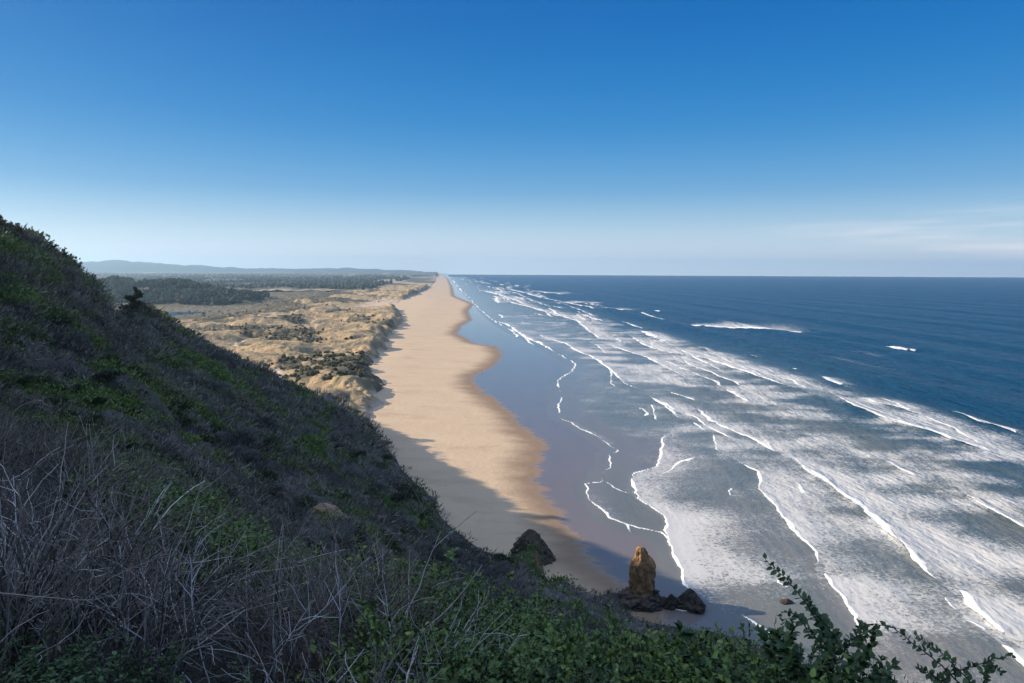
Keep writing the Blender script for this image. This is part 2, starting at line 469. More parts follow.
bh = wm.math('MULTIPLY', bh, wm.math('ADD', wm.rng(off, .0, .09, .05, .45), wm.rng(off, .05, .5, .0, 1.7)))
nb = wm.bump(bh, 1.0, 1.0)
nb = wm.bump(fmask, .5, .25, nb)
wm.set(color=wcol, rough=wm.rng(fmask, 0, 1, wm.rng(off, .1, .7, .16, .28), .8), spec=wm.rng(fmask, 0, 1, wm.rng(off, .1, .7, .45, .06), .15), normal=nb, ior=1.333)
tag(obj('water', mesh_np('water', verts, f, wm.m, True, at)), 'blue Pacific-grey sea with rows of white breakers rolling in' and 'blue grey sea with rows of white breakers rolling onto the beach', 'sea', kind='structure')

# ------------------------------------------------------------------ beach sheet
X, Y = polar(300, 900, 520, 84.0, 11000.0, 560)
x = X.ravel(); y = Y.ravel()
wx = x + 2.0 * fbm(x / 15, y / 15, 61, 3); wy = y + 2.0 * fbm(x / 15, y / 15, 62, 3)
sE, _ = sdist(wx, wy, E_L)
sW2, _ = sdist(x, y, W_L)
sD, _ = sdist(x, y, D_L)
z = np.where(sE < 0, np.minimum(-sE * .035, 2.6), 0) + .10 * fbm(x / 14, y / 9, 63, 3) * sstep(0, 30, -sE) - .003 * np.clip(sE, 0, 60)
verts = np.stack([x, y, z - .02], 1)
f = grid_faces(*X.shape, keep=(sW2 < 70))
verts, f, at = compact(verts, f, dict(wet=np.clip(.5 + sE / 60, 0, 1)))
sm = NT('beach_sand')
p = sm.pos(); wet = sm.attr('wet')
bn = sm.noise(sm.scale(p, (.03, .11, 1)), 1.0, 5, .6)
w2 = sm.math('ADD', wet, sm.rng(bn, .25, .75, -.05, .05))
dry = sm.mix(sm.noise(p, .05, 5, .6), (.42, .305, .195), (.51, .385, .255))
dry = sm.mix(sm.rng(sm.noise(sm.scale(p, (.012, .09, 1)), 1.0, 5, .6), .50, .85), dry, (.33, .232, .152))
damp = (.215, .145, .092)
wets = sm.mix(sm.noise(sm.scale(p, (.1, .03, 1)), 1.0, 4), (.120, .108, .102), (.155, .134, .120))
c1 = sm.mix(sm.rng(w2, .22, .49), dry, damp)
c2 = sm.mix(sm.rng(w2, .50, .56), c1, wets)
fine = sm.noise(p, 1.8, 4, .7)
c2 = sm.mix(sm.math('MULTIPLY', sm.rng(fine, .3, .7), .18), c2, (.16, .11, .08))
bb = sm.math('ADD', sm.math('MULTIPLY', sm.noise(p, .5, 5, .6), 1.0), sm.math('MULTIPLY', sm.noise(sm.scale(p, (.25, .6, 1)), 1.0, 4), .8))
bb = sm.math('MULTIPLY', bb, sm.rng(w2, .35, .55, 1.0, .03))
sm.set(color=c2, rough=sm.rng(w2, .45, .56, .85, .09), spec=sm.rng(w2, .45, .56, .15, .5), ior=1.40, normal=sm.bump(bb, .55, .35))
tag(obj('beach', mesh_np('beach', verts, f, sm.m, True, at)), 'wide tan sand beach with a wet shining edge', 'beach', kind='structure')

# ------------------------------------------------------------------ dunes and plain
def domes(x, y, seed):
    """round cushions of growth, one per cell"""
    ix = np.floor(x); iy = np.floor(y); best = np.zeros_like(x); who = np.zeros_like(x)
    for dx in (-1, 0, 1):
        for dy in (-1, 0, 1):
            cx_, cy_ = ix + dx, iy + dy
            px_ = cx_ + .15 + .7 * _hash(cx_, cy_, seed); py_ = cy_ + .15 + .7 * _hash(cx_, cy_, seed + 1)
            rr_ = .42 + .40 * _hash(cx_, cy_, seed + 2)
            d2 = ((x - px_) ** 2 + (y - py_) ** 2) / rr_ ** 2
            hh_ = np.sqrt(np.clip(1 - d2, 0, 1)) * rr_
            who = np.where(hh_ > best, _hash(cx_, cy_, seed + 7), who); best = np.maximum(best, hh_)
    return best, who
def dune_z(x, y):
    s, _ = sdist(x + 9 * fbm(x / 28, y / 28, 70, 3), y + 9 * fbm(x / 28, y / 28, 71, 3), D_L)
    inl = -s
    near = 1 - sstep(140, 420, inl)
    gap = 1 - .8 * sstep(1080, 1180, y) * (1 - sstep(1420, 1560, y)) * (1 - sstep(60, 140, inl))
    hum = ridged(x / 92, y / 118, 72, 5)
    hum2 = fbm(x / 20, y / 24, 74, 4)
    nf = 1 - .55 * (1 - sstep(360, 560, y)) * sstep(30, 70, inl)
    h = nf * (-1.0 + 8.5 * domes((x + 14 * hum2) / 52, (y + 14 * hum2) / 74, 401)[0] + 2.6 * domes((x + 7 * hum2) / 24, (y + 7 * hum2) / 27, 405)[0] + 5.0 * hum + 3.4 * hum2 + 4.5 * fbm(x / 150, y / 210, 79, 2)) * (0.30 + .70 * near) * gap
    front = sstep(0, 11, inl)
    zz = front * (2.2 + 3.2 * sstep(6, 16, inl) * (1 - sstep(26, 52, inl)) * gap * (1 + .9 * fbm(x / 30, y / 45, 83, 2)) + np.clip(h, -1.0, 22)) + np.where(inl < 0, np.clip(inl * .6, -6, 0) - .5, -.5)
    # low ground round the lagoon
    lx, ly = LAG
    r = np.hypot((x - lx) / 95, (y - ly) / 190)
    zz = np.where(inl > 0, zz * sstep(.7, 1.5, r) + (1 - sstep(.7, 1.5, r)) * .3, zz)
    return zz, inl
LAG = ground(163, 314, 1.0)
# wooded ridge behind the lagoon
def ridge_z(x, y):
    px = 512 + F * x / y
    e = sstep(40, 120, px) * (1 - sstep(170, 296, px)) 
    return e * 41 * np.exp(-((y - 1400) / 150) ** 2) * (.8 + .5 * fbm(x / 130, y / 200, 81, 2))

X, Y = polar(-40, 460, 620, 240.0, 2600.0, 560)
x = X.ravel(); y = Y.ravel()
z, inl = dune_z(x, y)
z = z + ridge_z(x, y)
verts = np.stack([x, y, z], 1)
scr = fbm(x / 75, y / 120, 77, 4) + .22 * fbm(x / 9, y / 12, 78, 3) + .10 * (1 - sstep(380, 560, y)) + .34 * sstep(850, 1250, y) * sstep(110, 240, inl)
f = grid_faces(*X.shape, keep=(inl > -12))
slope = np.clip(np.abs(np.gradient(z.reshape(X.shape), axis=1)).ravel() , 0, 1)
at = dict(inl=np.clip(inl / 500, 0, 1), scrub=scr, ht=np.clip(z / 15, 0, 1))
verts, f, at = compact(verts, f, at)
dm = NT('dune_grass_and_sand')
p = dm.pos(); ii = dm.attr('inl'); sc = dm.attr('scrub'); ht = dm.attr('ht')
gr = dm.mix(dm.noise(p, .35, 5, .65), (.21, .148, .078), (.50, .35, .195))
gr = dm.mix(dm.rng(dm.noise(p, .06, 4), .45, .65), gr, (.17, .145, .09))
snd = dm.mix(dm.noise(p, .2, 3), (.38, .30, .235), (.48, .385, .305))
d1 = dm.math('ADD', ht, dm.rng(dm.noise(p, .08, 4, .6), .2, .8, -.16, .16))
base = dm.mix(dm.rng(d1, .16, .30), snd, gr)
scol = dm.mix(dm.noise(p, .4, 3), (.038, .038, .024), (.11, .095, .060))
scm = dm.rng(dm.math('ADD', sc, dm.rng(ii, .1, .8, -.10, .50)), .07, .17)
scm = dm.math('MULTIPLY', scm, dm.rng(dm.noise(p, .22, 4, .7), .35, .55, .45, 1.0))
base = dm.mix(scm, base, scol)
hb = dm.math('ADD', dm.noise(p, .45, 5, .7), dm.math('MULTIPLY', dm.noise(p, .12, 3), 1.6))
dm.set(color=base, rough=.95, spec=.1, normal=dm.bump(hb, 1.0, 1.4))
tag(obj('dunes', mesh_np('dunes', verts, f, dm.m, True, at)), 'sunlit tan dune hummocks behind the beach', 'dunes', kind='structure')

# far plain of woods
X, Y = polar(-140, 470, 520, 1900.0, 12500.0, 300)
x = X.ravel(); y = Y.ravel()
s, _ = sdist(x, y, D_L)
inl = -s
z = 3 + np.clip(7 * ridged(x / 160, y / 240, 91, 3) + 5 * fbm(x / 40, y / 50, 92, 3) + 5, 0, 20) * sstep(60, 260, inl) \
    + 16 * sstep(.15, .5, fbm(x / 900, y / 1500, 93, 2)) * sstep(300, 900, inl)
z = np.where(inl < 0, -3, z) - 4 * (1 - sstep(1900, 2300, y))
sandy = (fbm(x / 260, y / 700, 96, 3))
verts = np.stack([x, y, z], 1)
f = grid_faces(*X.shape, keep=(inl > -20))
verts, f, at = compact(verts, f, dict(sandy=sandy, inl=np.clip(inl / 1500, 0, 1)))
pm = NT('plain_woods')
p = pm.pos()
wd = pm.mix(pm.noise(p, .03, 5, .65), (.07, .07, .052), (.15, .135, .10))
sd = pm.mix(pm.noise(p, .02, 3), (.30, .23, .15), (.42, .33, .23))
k = pm.rng(pm.math('ADD', pm.attr('sandy'), pm.rng(pm.attr('inl'), 0, .35, .30, -.12)), .26, .36)
pm.set(color=pm.mix(k, wd, sd), rough=1.0, spec=.05, normal=pm.bump(pm.noise(p, .06, 5, .7), 1.0, 9.0))
tag(obj('coastal_plain', mesh_np('coastal_plain', verts, f, pm.m, True, at)), 'flat hazy wooded plain running back from the dunes', 'plain', kind='structure')

# blue hills on the skyline
def hills(name, prof, dist, depth, seed, mat):
    n = 260; m = 12
    pxs = np.linspace(prof[0][0], prof[-1][0], n)
    rows = np.interp(pxs, [q[0] for q in prof], [q[1] for q in prof])
    vs = []
    for j in range(m):
        dd = dist + depth * j / (m - 1)
        fall = math.sin(math.pi * j / (m - 1)) ** .8 if 0 < j < m - 1 else 0
        for i in range(n):
            a, b, c = atdepth(pxs[i], rows[i], dist + depth * .5)
            hgt = max(c, 4) + 14 * float(fbm(np.array([pxs[i] / 9.0]), np.array([seed * 3.3]), seed, 3)[0])
            q = dd / (dist + depth * .5)
            vs.append((a * q, b * q, hgt * fall - 2 + (18 * float(perlin(np.array([a / 300.]), np.array([dd / 400.]), seed)[0]) if fall else 0)))
    me = mesh_np(name, np.array(vs), grid_faces(m, n), mat)
    return tag(obj(name, me), None, 'hills', kind='structure')
hm = NT('far_forest'); p = hm.pos()
hm.set(color=hm.mix(hm.noise(p, .01, 4), (.030, .040, .030), (.055, .06, .04)), rough=1.0, spec=.05)
o = hills('hills', [(-160, 262), (20, 263), (62, 262), (85, 262), (108, 260.5), (120, 259.5), (135, 261.5), (170, 264), (215, 266.5), (250, 268.2), (300, 269), (420, 272)], 10500, 1400, 5, hm.m)
o['label'] = 'long blue hill on the skyline at the left'
o = hills('hills', [(190, 272), (240, 270.5), (285, 269.5), (320, 268.5), (345, 267.8), (362, 268.6), (395, 269.5), (415, 271), (436, 273.2)], 11800, 900, 6, hm.m)
o['label'] = 'low pale blue hills beyond the far end of the beach'

# lagoon
ang = np.linspace(0, 2 * math.pi, 64, endpoint=False)
rr = 1 + .22 * np.sin(2 * ang + .6) + .12 * np.sin(5 * ang)
lv = np.stack([LAG[0] + 30 * rr * np.cos(ang), LAG[1] + 110 * rr * np.sin(ang), np.full(64, .62)], 1)
lv = np.vstack([[[LAG[0], LAG[1], .62]], lv])
lf = np.array([[0, 1 + i, 1 + (i + 1) % 64] for i in range(64)])
lm = NT('lagoon_water'); lm.set(color=(.05, .11, .20), rough=.12, spec=.5, ior=1.333)
tag(obj('lagoon', mesh_np('lagoon', lv, lf, lm.m)), 'small blue lagoon below the wooded ridge', 'lagoon', kind='structure')

# ------------------------------------------------------------------ the hillside
CP = []    # bearing, log distance, slope of the sight line
def cp(px, rows):
    for d, row in rows:
        dv = ray(px, row); hl = math.hypot(dv[0], dv[1])
        CP.append((math.atan2(dv[0], dv[1]), math.log(d), dv[2] / hl))
def cz(px, items):
    for d, zz in items:
        dv = ray(px, 400); CP.append((math.atan2(dv[0], dv[1]), math.log(d), (zz - H) / d))
def cb(deg, items):
    for d, r in items: CP.append((math.radians(deg), math.log(d), r))
cp(0, [(2.5, 900), (4, 720), (8, 540), (14, 455), (20, 448), (45, 420), (90, 370), (150, 312), (188, 244), (225, 240), (260, 246), (350, 262)])
cp(45, [(196, 260), (230, 264)])
cp(65, [(150, 345), (180, 305), (203, 274), (235, 280), (262, 290), (340, 306)])
cp(92, [(150, 362), (208, 298), (225, 306)])
cp(108, [(207, 318), (218, 332), (250, 326)])
cp(118, [(160, 380), (215, 345), (240, 326), (262, 324), (300, 328)])
cp(130, [(2.5, 950), (4, 740), (8, 590), (13, 505), (18, 505), (35, 470), (70, 430), (120, 388), (190, 345), (245, 315), (285, 318), (340, 334)])
cp(190, [(15, 530), (23, 505), (35, 500), (150, 410), (220, 360), (262, 342), (300, 348)])
cp(256, [(2.5, 960), (4, 760), (7, 650), (10, 585), (14, 572), (20, 550), (30, 556), (60, 520), (100, 478), (160, 432), (230, 390), (275, 371), (310, 378)])
cz(256, [(380, -3)])
cp(335, [(220, 430), (290, 404)]); cz(335, [(330, 3), (370, -4)])
cp(400, [(2.5, 960), (4, 760), (7, 650), (9, 612), (14, 640), (30, 625), (60, 583), (90, 550), (140, 515), (200, 482), (230, 470)])
cz(400, [(252, .0), (272, -4), (330, -7)])
cp(447, [(60, 618), (110, 572), (170, 530), (195, 513)]); cz(447, [(213, -.5), (232, -5)])
cp(512, [(2.5, 960), (4, 760), (7, 665), (9, 640), (14, 672), (30, 690), (60, 650), (100, 610), (140, 574), (163, 552)])
cz(512, [(176, -1), (200, -6)])
cp(535, [(148, 566), (157, 547), (168, 541)]); cz(535, [(181, -1)])
cp(560, [(150, 574), (160, 560), (167, 558)])
cp(550, [(120, 602), (150, 578), (162, 568)]); cz(550, [(169, .0), (186, -2), (200, -6)])
cp(565, [(150, 576), (160, 566), (166, 566)]); cz(565, [(173, -.5)])
cp(590, [(130, 604), (152, 582)]); cz(590, [(160, .5), (175, -3)])
cp(620, [(2.5, 960), (5, 738), (8, 682), (10, 684), (14, 706), (30, 720), (60, 695), (100, 652), (128, 622)])
cz(620, [(143, .8), (151, -1.2), (185, -5)])
cp(720, [(2.5, 960), (5, 742), (8, 694), (14, 722), (40, 740), (80, 700), (108, 668), (122, 644)])
cz(720, [(132, .6), (141, -2), (180, -6)])
cp(850, [(2.5, 980), (5, 724), (7, 704), (14, 765), (40, 810), (80, 780), (100, 740)])
cz(850, [(124, -1), (150, -6)])
cp(1000, [(2.5, 1000), (5, 770), (7, 770), (14, 850), (40, 900), (70, 870)])
cz(1000, [(112, -2), (140, -6)])
cb(50, [(2.5, -.8), (7, -.62), (20, -.70), (60, -.78), (100, -.74)])
cb(-45, [(2.5, -.75), (7, -.36), (15, -.20), (40, -.02), (100, .03), (160, .08), (220, .12), (300, .08)])
cb(-60, [(2.5, -.70), (7, -.22), (15, .14), (40, .32), (100, .27), (200, .13), (300, .05)])
cb(-80, [(2.5, -.68), (7, -.05), (15, .36), (40, .56), (100, .34), (200, .10), (300, .06)])
cb(-105, [(2.5, -.68), (7, -.05), (15, .40), (40, .58), (100, .34), (200, .10), (300, .06)])
CP = np.array(CP)
KX, KL = 2.0, 0.45
ca = CP[:, 0] * KX; cl_ = CP[:, 1] * KL
def _tps(r2): return np.where(r2 > 1e-14, .5 * r2 * np.log(np.maximum(r2, 1e-14)), 0)
NCP = len(CP)
K = _tps((ca[:, None] - ca) ** 2 + (cl_[:, None] - cl_) ** 2) + np.eye(NCP) * 2e-4
Pm = np.stack([np.ones(NCP), ca, cl_], 1)
A = np.block([[K, Pm], [Pm.T, np.zeros((3, 3))]])
sol = np.linalg.solve(A, np.concatenate([CP[:, 2], np.zeros(3)]))
def hill_z(x, y, rough=True):
    x = np.atleast_1d(np.asarray(x, float)); y = np.atleast_1d(np.asarray(y, float))
    a = np.arctan2(x, y) * KX; rho = np.hypot(x, y); l = np.log(rho) * KL
    out = sol[NCP] + sol[NCP + 1] * a + sol[NCP + 2] * l
    for i in range(NCP):
        out = out + sol[i] * _tps((a - ca[i]) ** 2 + (l - cl_[i]) ** 2)
    z = H + out * rho
    if rough:
        am = np.clip((rho - 8) * .022, 0.02, 2.0) * (.12 + .88 * sstep(-1, 16, z))
        # gullies run down to the sea
        g = x * .52 - y * .85; s = x * .85 + y * .52
        z = z + am * (1.0 * ridged(g / 26 + .3 * perlin(s / 40, g / 40, 7), s / 95, 101, 3) - .35) * 1.25
        z = z + am * .75 * fbm(x / 9, y / 9, 105, 4)
        wob = 1.6 * fbm(x / 7, y / 7, 109, 2)
        d1, _ = domes((g + wob) / 5.0, s / 8.0, 301); d2, _ = domes((g + wob) / 2.3, s / 3.2, 305)
        z = z + np.clip((rho - 25) / 90, 0, 1) * (4.6 * d1 + 1.9 * d2 - 1.9) * sstep(2, 14, z)
    z = np.where(z < 1.2, z - (1.2 - z) * 1.1, z)
    return z

ph_ = np.radians(np.concatenate([np.linspace(-106, -41, 130)[:-1], np.linspace(-41, 18, 640)[:-1], np.linspace(18, 52, 90)])); lr = np.exp(np.linspace(math.log(1.6), math.log(400), 640))
R, PH = np.meshgrid(lr, ph_, indexing='ij')
X = R * np.sin(PH); Y = R * np.cos(PH)
x = X.ravel(); y = Y.ravel(); z = hill_z(x, y)
z = np.maximum(z, -6)
keepm = ~((z < -4.5))
g1 = fbm(x / 16, y / 16, 111, 4); g2 = fbm((x * .52 - y * .85) / 10, (x * .85 + y * .52) / 30, 113, 4)
verts = np.stack([x, y, z], 1); f = grid_faces(*X.shape, keep=keepm)
zs = z.reshape(X.shape)
slo = np.hypot(np.gradient(zs, axis=0) / np.gradient(R, axis=0), np.gradient(zs, axis=1) / (R * np.gradient(ph_)[None, :])).ravel()
verts, f, at = compact(verts, f, dict(green=g1, grey=g2, low=np.clip(z / 20, 0, 1), slope=np.clip(slo / 2, 0, 1)))
gm = NT('hillside_ground')
p = gm.pos()
c = gm.mix(gm.noise(p, .9, 6, .7), (.028, .026, .022), (.105, .098, .088))
c = gm.mix(gm.rng(gm.attr('grey'), .02, .30), c, gm.mix(gm.noise(p, 1.6, 5, .7), (.06, .056, .055), (.20, .185, .18)))
c = gm.mix(gm.rng(gm.attr('green'), .06, .24), c, gm.mix(gm.noise(p, 1.1, 5, .7), (.025, .045, .012), (.075, .10, .028)))
rk = gm.mix(gm.noise(p, .7, 5), (.13, .075, .045), (.24, .145, .09))
c = gm.mix(gm.math('MULTIPLY', gm.rng(gm.attr('low'), .45, .1), gm.rng(gm.attr('slope'), .42, .62)), c, rk)
gm.set(color=c, rough=1.0, spec=.05, normal=gm.bump(gm.noise(p, 1.3, 6, .75), 1.0, .7))
tag(obj('hillside', mesh_np('hillside', verts, f, gm.m, True, at)), 'steep shaded hillside falling to the beach', 'hillside', kind='structure')
#PLANTS-BEGIN
# ------------------------------------------------------------------ vegetation helpers
def rnd_unit(n):
    v = rng.normal(size=(n, 3)); return v / np.linalg.norm(v, axis=1, keepdims=True)
def nrm(v): return v / np.maximum(np.linalg.norm(v, axis=1, keepdims=True), 1e-9)

def blades(c, axis, ln, wd):
    """diamond faces, one per centre"""
    n = len(c); axis = nrm(axis)
    w = nrm(np.cross(axis, rnd_unit(n)))
    ln = np.broadcast_to(ln, n)[:, None]; wd = np.broadcast_to(wd, n)[:, None]
    v = np.stack([c - axis * ln * .5, c + w * wd * .5 - axis * ln * .05, c + axis * ln * .5, c - w * wd * .5 - axis * ln * .05], 1)
    return v.reshape(-1, 3), np.arange(n * 4).reshape(n, 4)

def leaves(c, axis, normal, ln, wd):
    """folded, pointed oval leaves rooted at c"""
    n = len(c); axis = nrm(axis); side = nrm(np.cross(axis, normal)); nn = nrm(np.cross(side, axis))
    ln = np.broadcast_to(ln, n)[:, None]; wd = np.broadcast_to(wd, n)[:, None]
    P = []
    for a, s, h in ((0, 0, 0), (.28, .5, .10), (.68, .40, .05), (1.0, 0, -.12), (.68, -.40, .05), (.28, -.5, .10), (.30, 0, 0), (.68, 0, -.02)):
        P.append(c + axis * ln * a + side * wd * s + nn * ln * h)
    v = np.stack(P, 1).reshape(-1, 3)
    b = (np.arange(n) * 8)[:, None]
    tri = np.concatenate([b + np.array([[0, 6, 1]]), b + np.array([[2, 7, 3]]), b + np.array([[0, 5, 6]]), b + np.array([[4, 3, 7]])])
    quad = np.concatenate([b + np.array([[1, 6, 7, 2]]), b + np.array([[6, 5, 4, 7]])])
    return v, [tri, quad]

def tubes(paths, sides=3):
    """paths: list of (k x 3 points, k radii)"""
    V = []; Fc = []; off = 0
    for P, r in paths:
        P = np.asarray(P, float); k = len(P)
        T = np.gradient(P, axis=0); T = nrm(T)
        ref = np.array([0.31, 0.17, 0.93]) if abs(T[0][2]) < .9 else np.array([1.0, .1, 0])
        A = nrm(np.cross(T, ref)); B = np.cross(T, A)
        for j in range(sides):
            th = 2 * math.pi * j / sides
            V.append(P + (A * math.cos(th) + B * math.sin(th)) * np.asarray(r)[:, None])
        i = np.arange(k - 1)
        for j in range(sides):
            j2 = (j + 1) % sides
            Fc.append(off + np.stack([j * k + i, j * k + i + 1, j2 * k + i + 1, j2 * k + i], 1))
        off += k * sides
    return np.concatenate(V), np.concatenate(Fc)

def wand(start, d, length, k=9, droop=.35, wig=.06, r0=.004, r1=.0012):
    d = np.asarray(d, float); d = d / np.linalg.norm(d)
    P = [np.asarray(start, float)]; st = length / (k - 1)
    for i in range(k - 1):
        d = d + np.array([random.gauss(0, wig), random.gauss(0, wig), random.gauss(0, wig) - droop * st])
        d = d / np.linalg.norm(d)
        P.append(P[-1] + d * st)
    return np.array(P), np.linspace(r0, r1, k)

def plant_mat(name, a, b, c=None, rough=.8, spec=.2, scale=2.0, trans=0.0):
    m = NT(name); p = m.obj()
    t = m.attr('tint')
    col = m.mix(t, a, b)
    if c is not None: col = m.mix(m.rng(m.math('ADD', m.rand(), m.math('MULTIPLY', m.noise(p, scale, 2), .6)), .35, 1.25), col, c)
    return m.set(color=col, rough=rough, spec=spec)

M_leaf = plant_mat('glossy_leaf', (.028, .055, .012), (.22, .28, .055), (.10, .15, .042), .6, .2)
M_leafdark = plant_mat('dark_leaf', (.030, .052, .022), (.10, .15, .05), (.055, .085, .034), .6, .18)
M_twig = plant_mat('bare_twig', (.040, .030, .025), (.74, .65, .59), (.17, .13, .11), .85, .15)
M_dead = plant_mat('dead_leaf', (.12, .075, .04), (.30, .20, .11), None, .9, .1)
M_pale = plant_mat('pale_stem', (.45, .42, .40), (.66, .63, .60), None, .85, .15)
M_bark = plant_mat('bark', (.05, .042, .036), (.10, .085, .075), None, .9, .1)
M_scrub = NT('scrub_cover')
_k = M_scrub.attr('hue'); _t = M_scrub.attr('tint')
_a = M_scrub.ramp(_k, [(0, (.028, .030, .024)), (.30, (.085, .072, .056)), (.55, (.095, .090, .080)), (.72, (.058, .072, .026)), (1.0, (.062, .105, .028))])
_b = M_scrub.ramp(_k, [(0, (.10, .105, .085)), (.30, (.28, .245, .195)), (.55, (.30, .29, .265)), (.72, (.18, .20, .075)), (1.0, (.20, .28, .07))])
M_scrub.set(color=M_scrub.mix(_t, _a, _b), rough=.9, spec=.12)
M_slope_green = plant_mat('slope_shrub_green', (.022, .032, .016), (.070, .092, .036), (.042, .055, .030), .8, .15)
M_slope_grey = plant_mat('slope_shrub_grey', (.055, .055, .048), (.28, .275, .25), (.13, .128, .115), .9, .1)
M_conifer = plant_mat('conifer_needles', (.014, .022, .013), (.042, .058, .030), None, .8, .15)

def pt(px, d):
    """point of the hillside at this bearing and distance"""
    dv = ray(px, 400); hl = math.hypot(dv[0], dv[1])
    x, y = dv[0] / hl * d, dv[1] / hl * d
    return x, y, float(hill_z(x, y)[0])

# ------------------------------------------------------------------ scrub that covers the slope (nobody could count it)
def scrub_mesh(N, l0, l1, k, ph0, ph1, hmax):
    ph = np.radians(rng.uniform(ph0, ph1, N)); ro = np.exp(rng.uniform(math.log(l0), math.log(l1), N))
    x = ro * np.sin(ph); y = ro * np.cos(ph); z = hill_z(x, y)
    ok = z > .8
    x, y, z, ro = x[ok], y[ok], z[ok], ro[ok]; N = len(x)
    r = np.clip(.085 * ro ** .66, .12, 2.6) * rng.uniform(.45, 1.5, N)
    h = r * rng.uniform(.5, 1.25, N) * hmax
    g1 = fbm(x / 16, y / 16, 111, 4); gs = x * .52 - y * .85; sq = x * .85 + y * .52
    g2 = fbm(gs / 10, sq / 30, 113, 4)
    hue = np.where(g1 > .13, .88, np.where(g2 > .06, .55, np.where(g1 < -.16, .12, .32))) + rng.normal(0, .09, N)
    wob = 1.6 * fbm(x / 7, y / 7, 109, 2)
    e1, w1 = domes((gs + wob) / 5.0, sq / 8.0, 301); e2, w2 = domes((gs + wob) / 2.3, sq / 3.2, 305)
    cell = np.where(e1 > .2, w1, w2)
    hue = np.where(ro > 30, np.clip(hue + (cell - .5) * .62, 0, 1), hue)
    gap = (ro > 40) & (e1 < .12) & (e2 < .25)
    h = np.where(gap, h * .25, h * np.where(ro > 40, .75, 1)); hue = np.where(gap, .05, hue)  # gaps between cushions coloured near black: their shade is painted into the hue
    hue = np.where(ro < 15, np.clip(hue * .35, 0, .3), hue)
    r = np.where(gap, r * .5, r)
    u = rnd_unit(N * k); u[:, 2] = np.abs(u[:, 2])
    rad = rng.uniform(.55, 1.02, N * k)[:, None]
    R3 = np.stack([r, r, h], 1).repeat(k, 0)
    base = np.stack([x, y, z - .12 * r], 1).repeat(k, 0)
    c = base + u * R3 * rad
    ax = u * np.array([1, 1, .8]) + np.array([.25, -.05, .65]) + rng.normal(0, .35, (N * k, 3))
    px = np.clip(.0021 * ro, .010, .62).repeat(k)
    gr = (hue < .66).repeat(k)
    ln = px * np.where(gr, rng.uniform(2.0, 5.5, N * k), rng.uniform(1.4, 2.6, N * k)); wd = px * np.where(gr, rng.uniform(.5, .9, N * k), rng.uniform(.9, 1.6, N * k))
    v, f = blades(c, ax, ln, wd)
    tint = (rng.beta(1.6, 2.2, N * k)).repeat(4)
    hu = np.clip(hue.repeat(k) + rng.normal(0, .04, N * k), 0, 1).repeat(4)
    return v, f, dict(tint=tint, hue=hu)
v, f, at = scrub_mesh(17000, 13, 330, 24, -43, 34, .9)
v2, f2, at2 = scrub_mesh(5500, 120, 265, 24, -40, -16, .9)
v, f, at = np.vstack([v, v2]), np.vstack([f, f2 + len(v)]), {q_: np.concatenate([at[q_], at2[q_]]) for q_ in at}
tag(obj('hillside_scrub', mesh_np('hillside_scrub', v, f, M_scrub.m, False, at)), 'matted grey and green scrub covering the shaded slope', 'scrub', kind='stuff')
v, f, at = scrub_mesh(5200, 2.6, 16, 26, -46, 46, 1.0)
tag(obj('undergrowth', mesh_np('undergrowth', v, f, M_scrub.m, False, at)), 'dark tangled undergrowth at the top of the slope', 'undergrowth', kind='stuff')

# ------------------------------------------------------------------ shrubs of the slope
def slope_shrub(kind, seed):
    rs = 5 + seed % 4
    lob = rnd_unit(rs) * np.array([.55, .55, .25]) + np.array([0, 0, .48]); lr_ = rng.uniform(.34, .62, rs)
    n = 620
    w = rng.integers(0, rs, n); u = rnd_unit(n); u[:, 2] = np.where(u[:, 2] < -.3, -u[:, 2], u[:, 2])
    c = lob[w] + u * (lr_[w] * rng.uniform(.6, 1.06, n))[:, None] * np.array([1, 1, .85])
    c = c[c[:, 2] > -.05]; n = len(c)
    c[:, 0] += .25 * c[:, 2]
    ax = nrm(c - np.array([0, 0, .2])) + np.array([.35, 0, .55]) + rng.normal(0, .4, (n, 3))
    if kind == 'green': v, f = blades(c, ax, rng.uniform(.10, .2, n), rng.uniform(.07, .13, n)); mat = M_slope_green
    else: v, f = blades(c, ax, rng.uniform(.18, .42, n), rng.uniform(.025, .06, n)); mat = M_slope_grey
    t = rng.beta(1.7, 2.0, n).repeat(4)
    root = empty('hillside_shrub')
    obj('foliage', mesh_np('foliage', v, f, mat, False, dict(tint=t)), root)
    paths = [wand((random.uniform(-.12, .12), random.uniform(-.12, .12), -.1), (random.uniform(-.5, .9), random.uniform(-.6, .6), .8), random.uniform(.8, 1.25), 6, .1, .12, .035, .012) for _ in range(11)]
    v, f = tubes(paths); obj('branches', mesh_np('branches', v, f, M_bark, True, dict(tint=rng.uniform(0, 1, len(v)))), root)
    return root
protos = {'green': [slope_shrub('green', i) for i in range(5)], 'grey': [slope_shrub('grey', i + 3) for i in range(5)]}
used = set()
SL = {('green', 0): 'dark green windswept shrub on the upper slope near the skyline', ('grey', 0): 'grey twiggy windswept shrub on the upper slope near the skyline',
      ('green', 1): 'dark green rounded shrub on the middle of the shaded slope', ('grey', 1): 'grey twiggy rounded shrub on the middle of the shaded slope',
      ('green', 2): 'dark green shrub low on the slope close above the beach', ('grey', 2): 'grey twiggy shrub low on the slope close above the beach'}
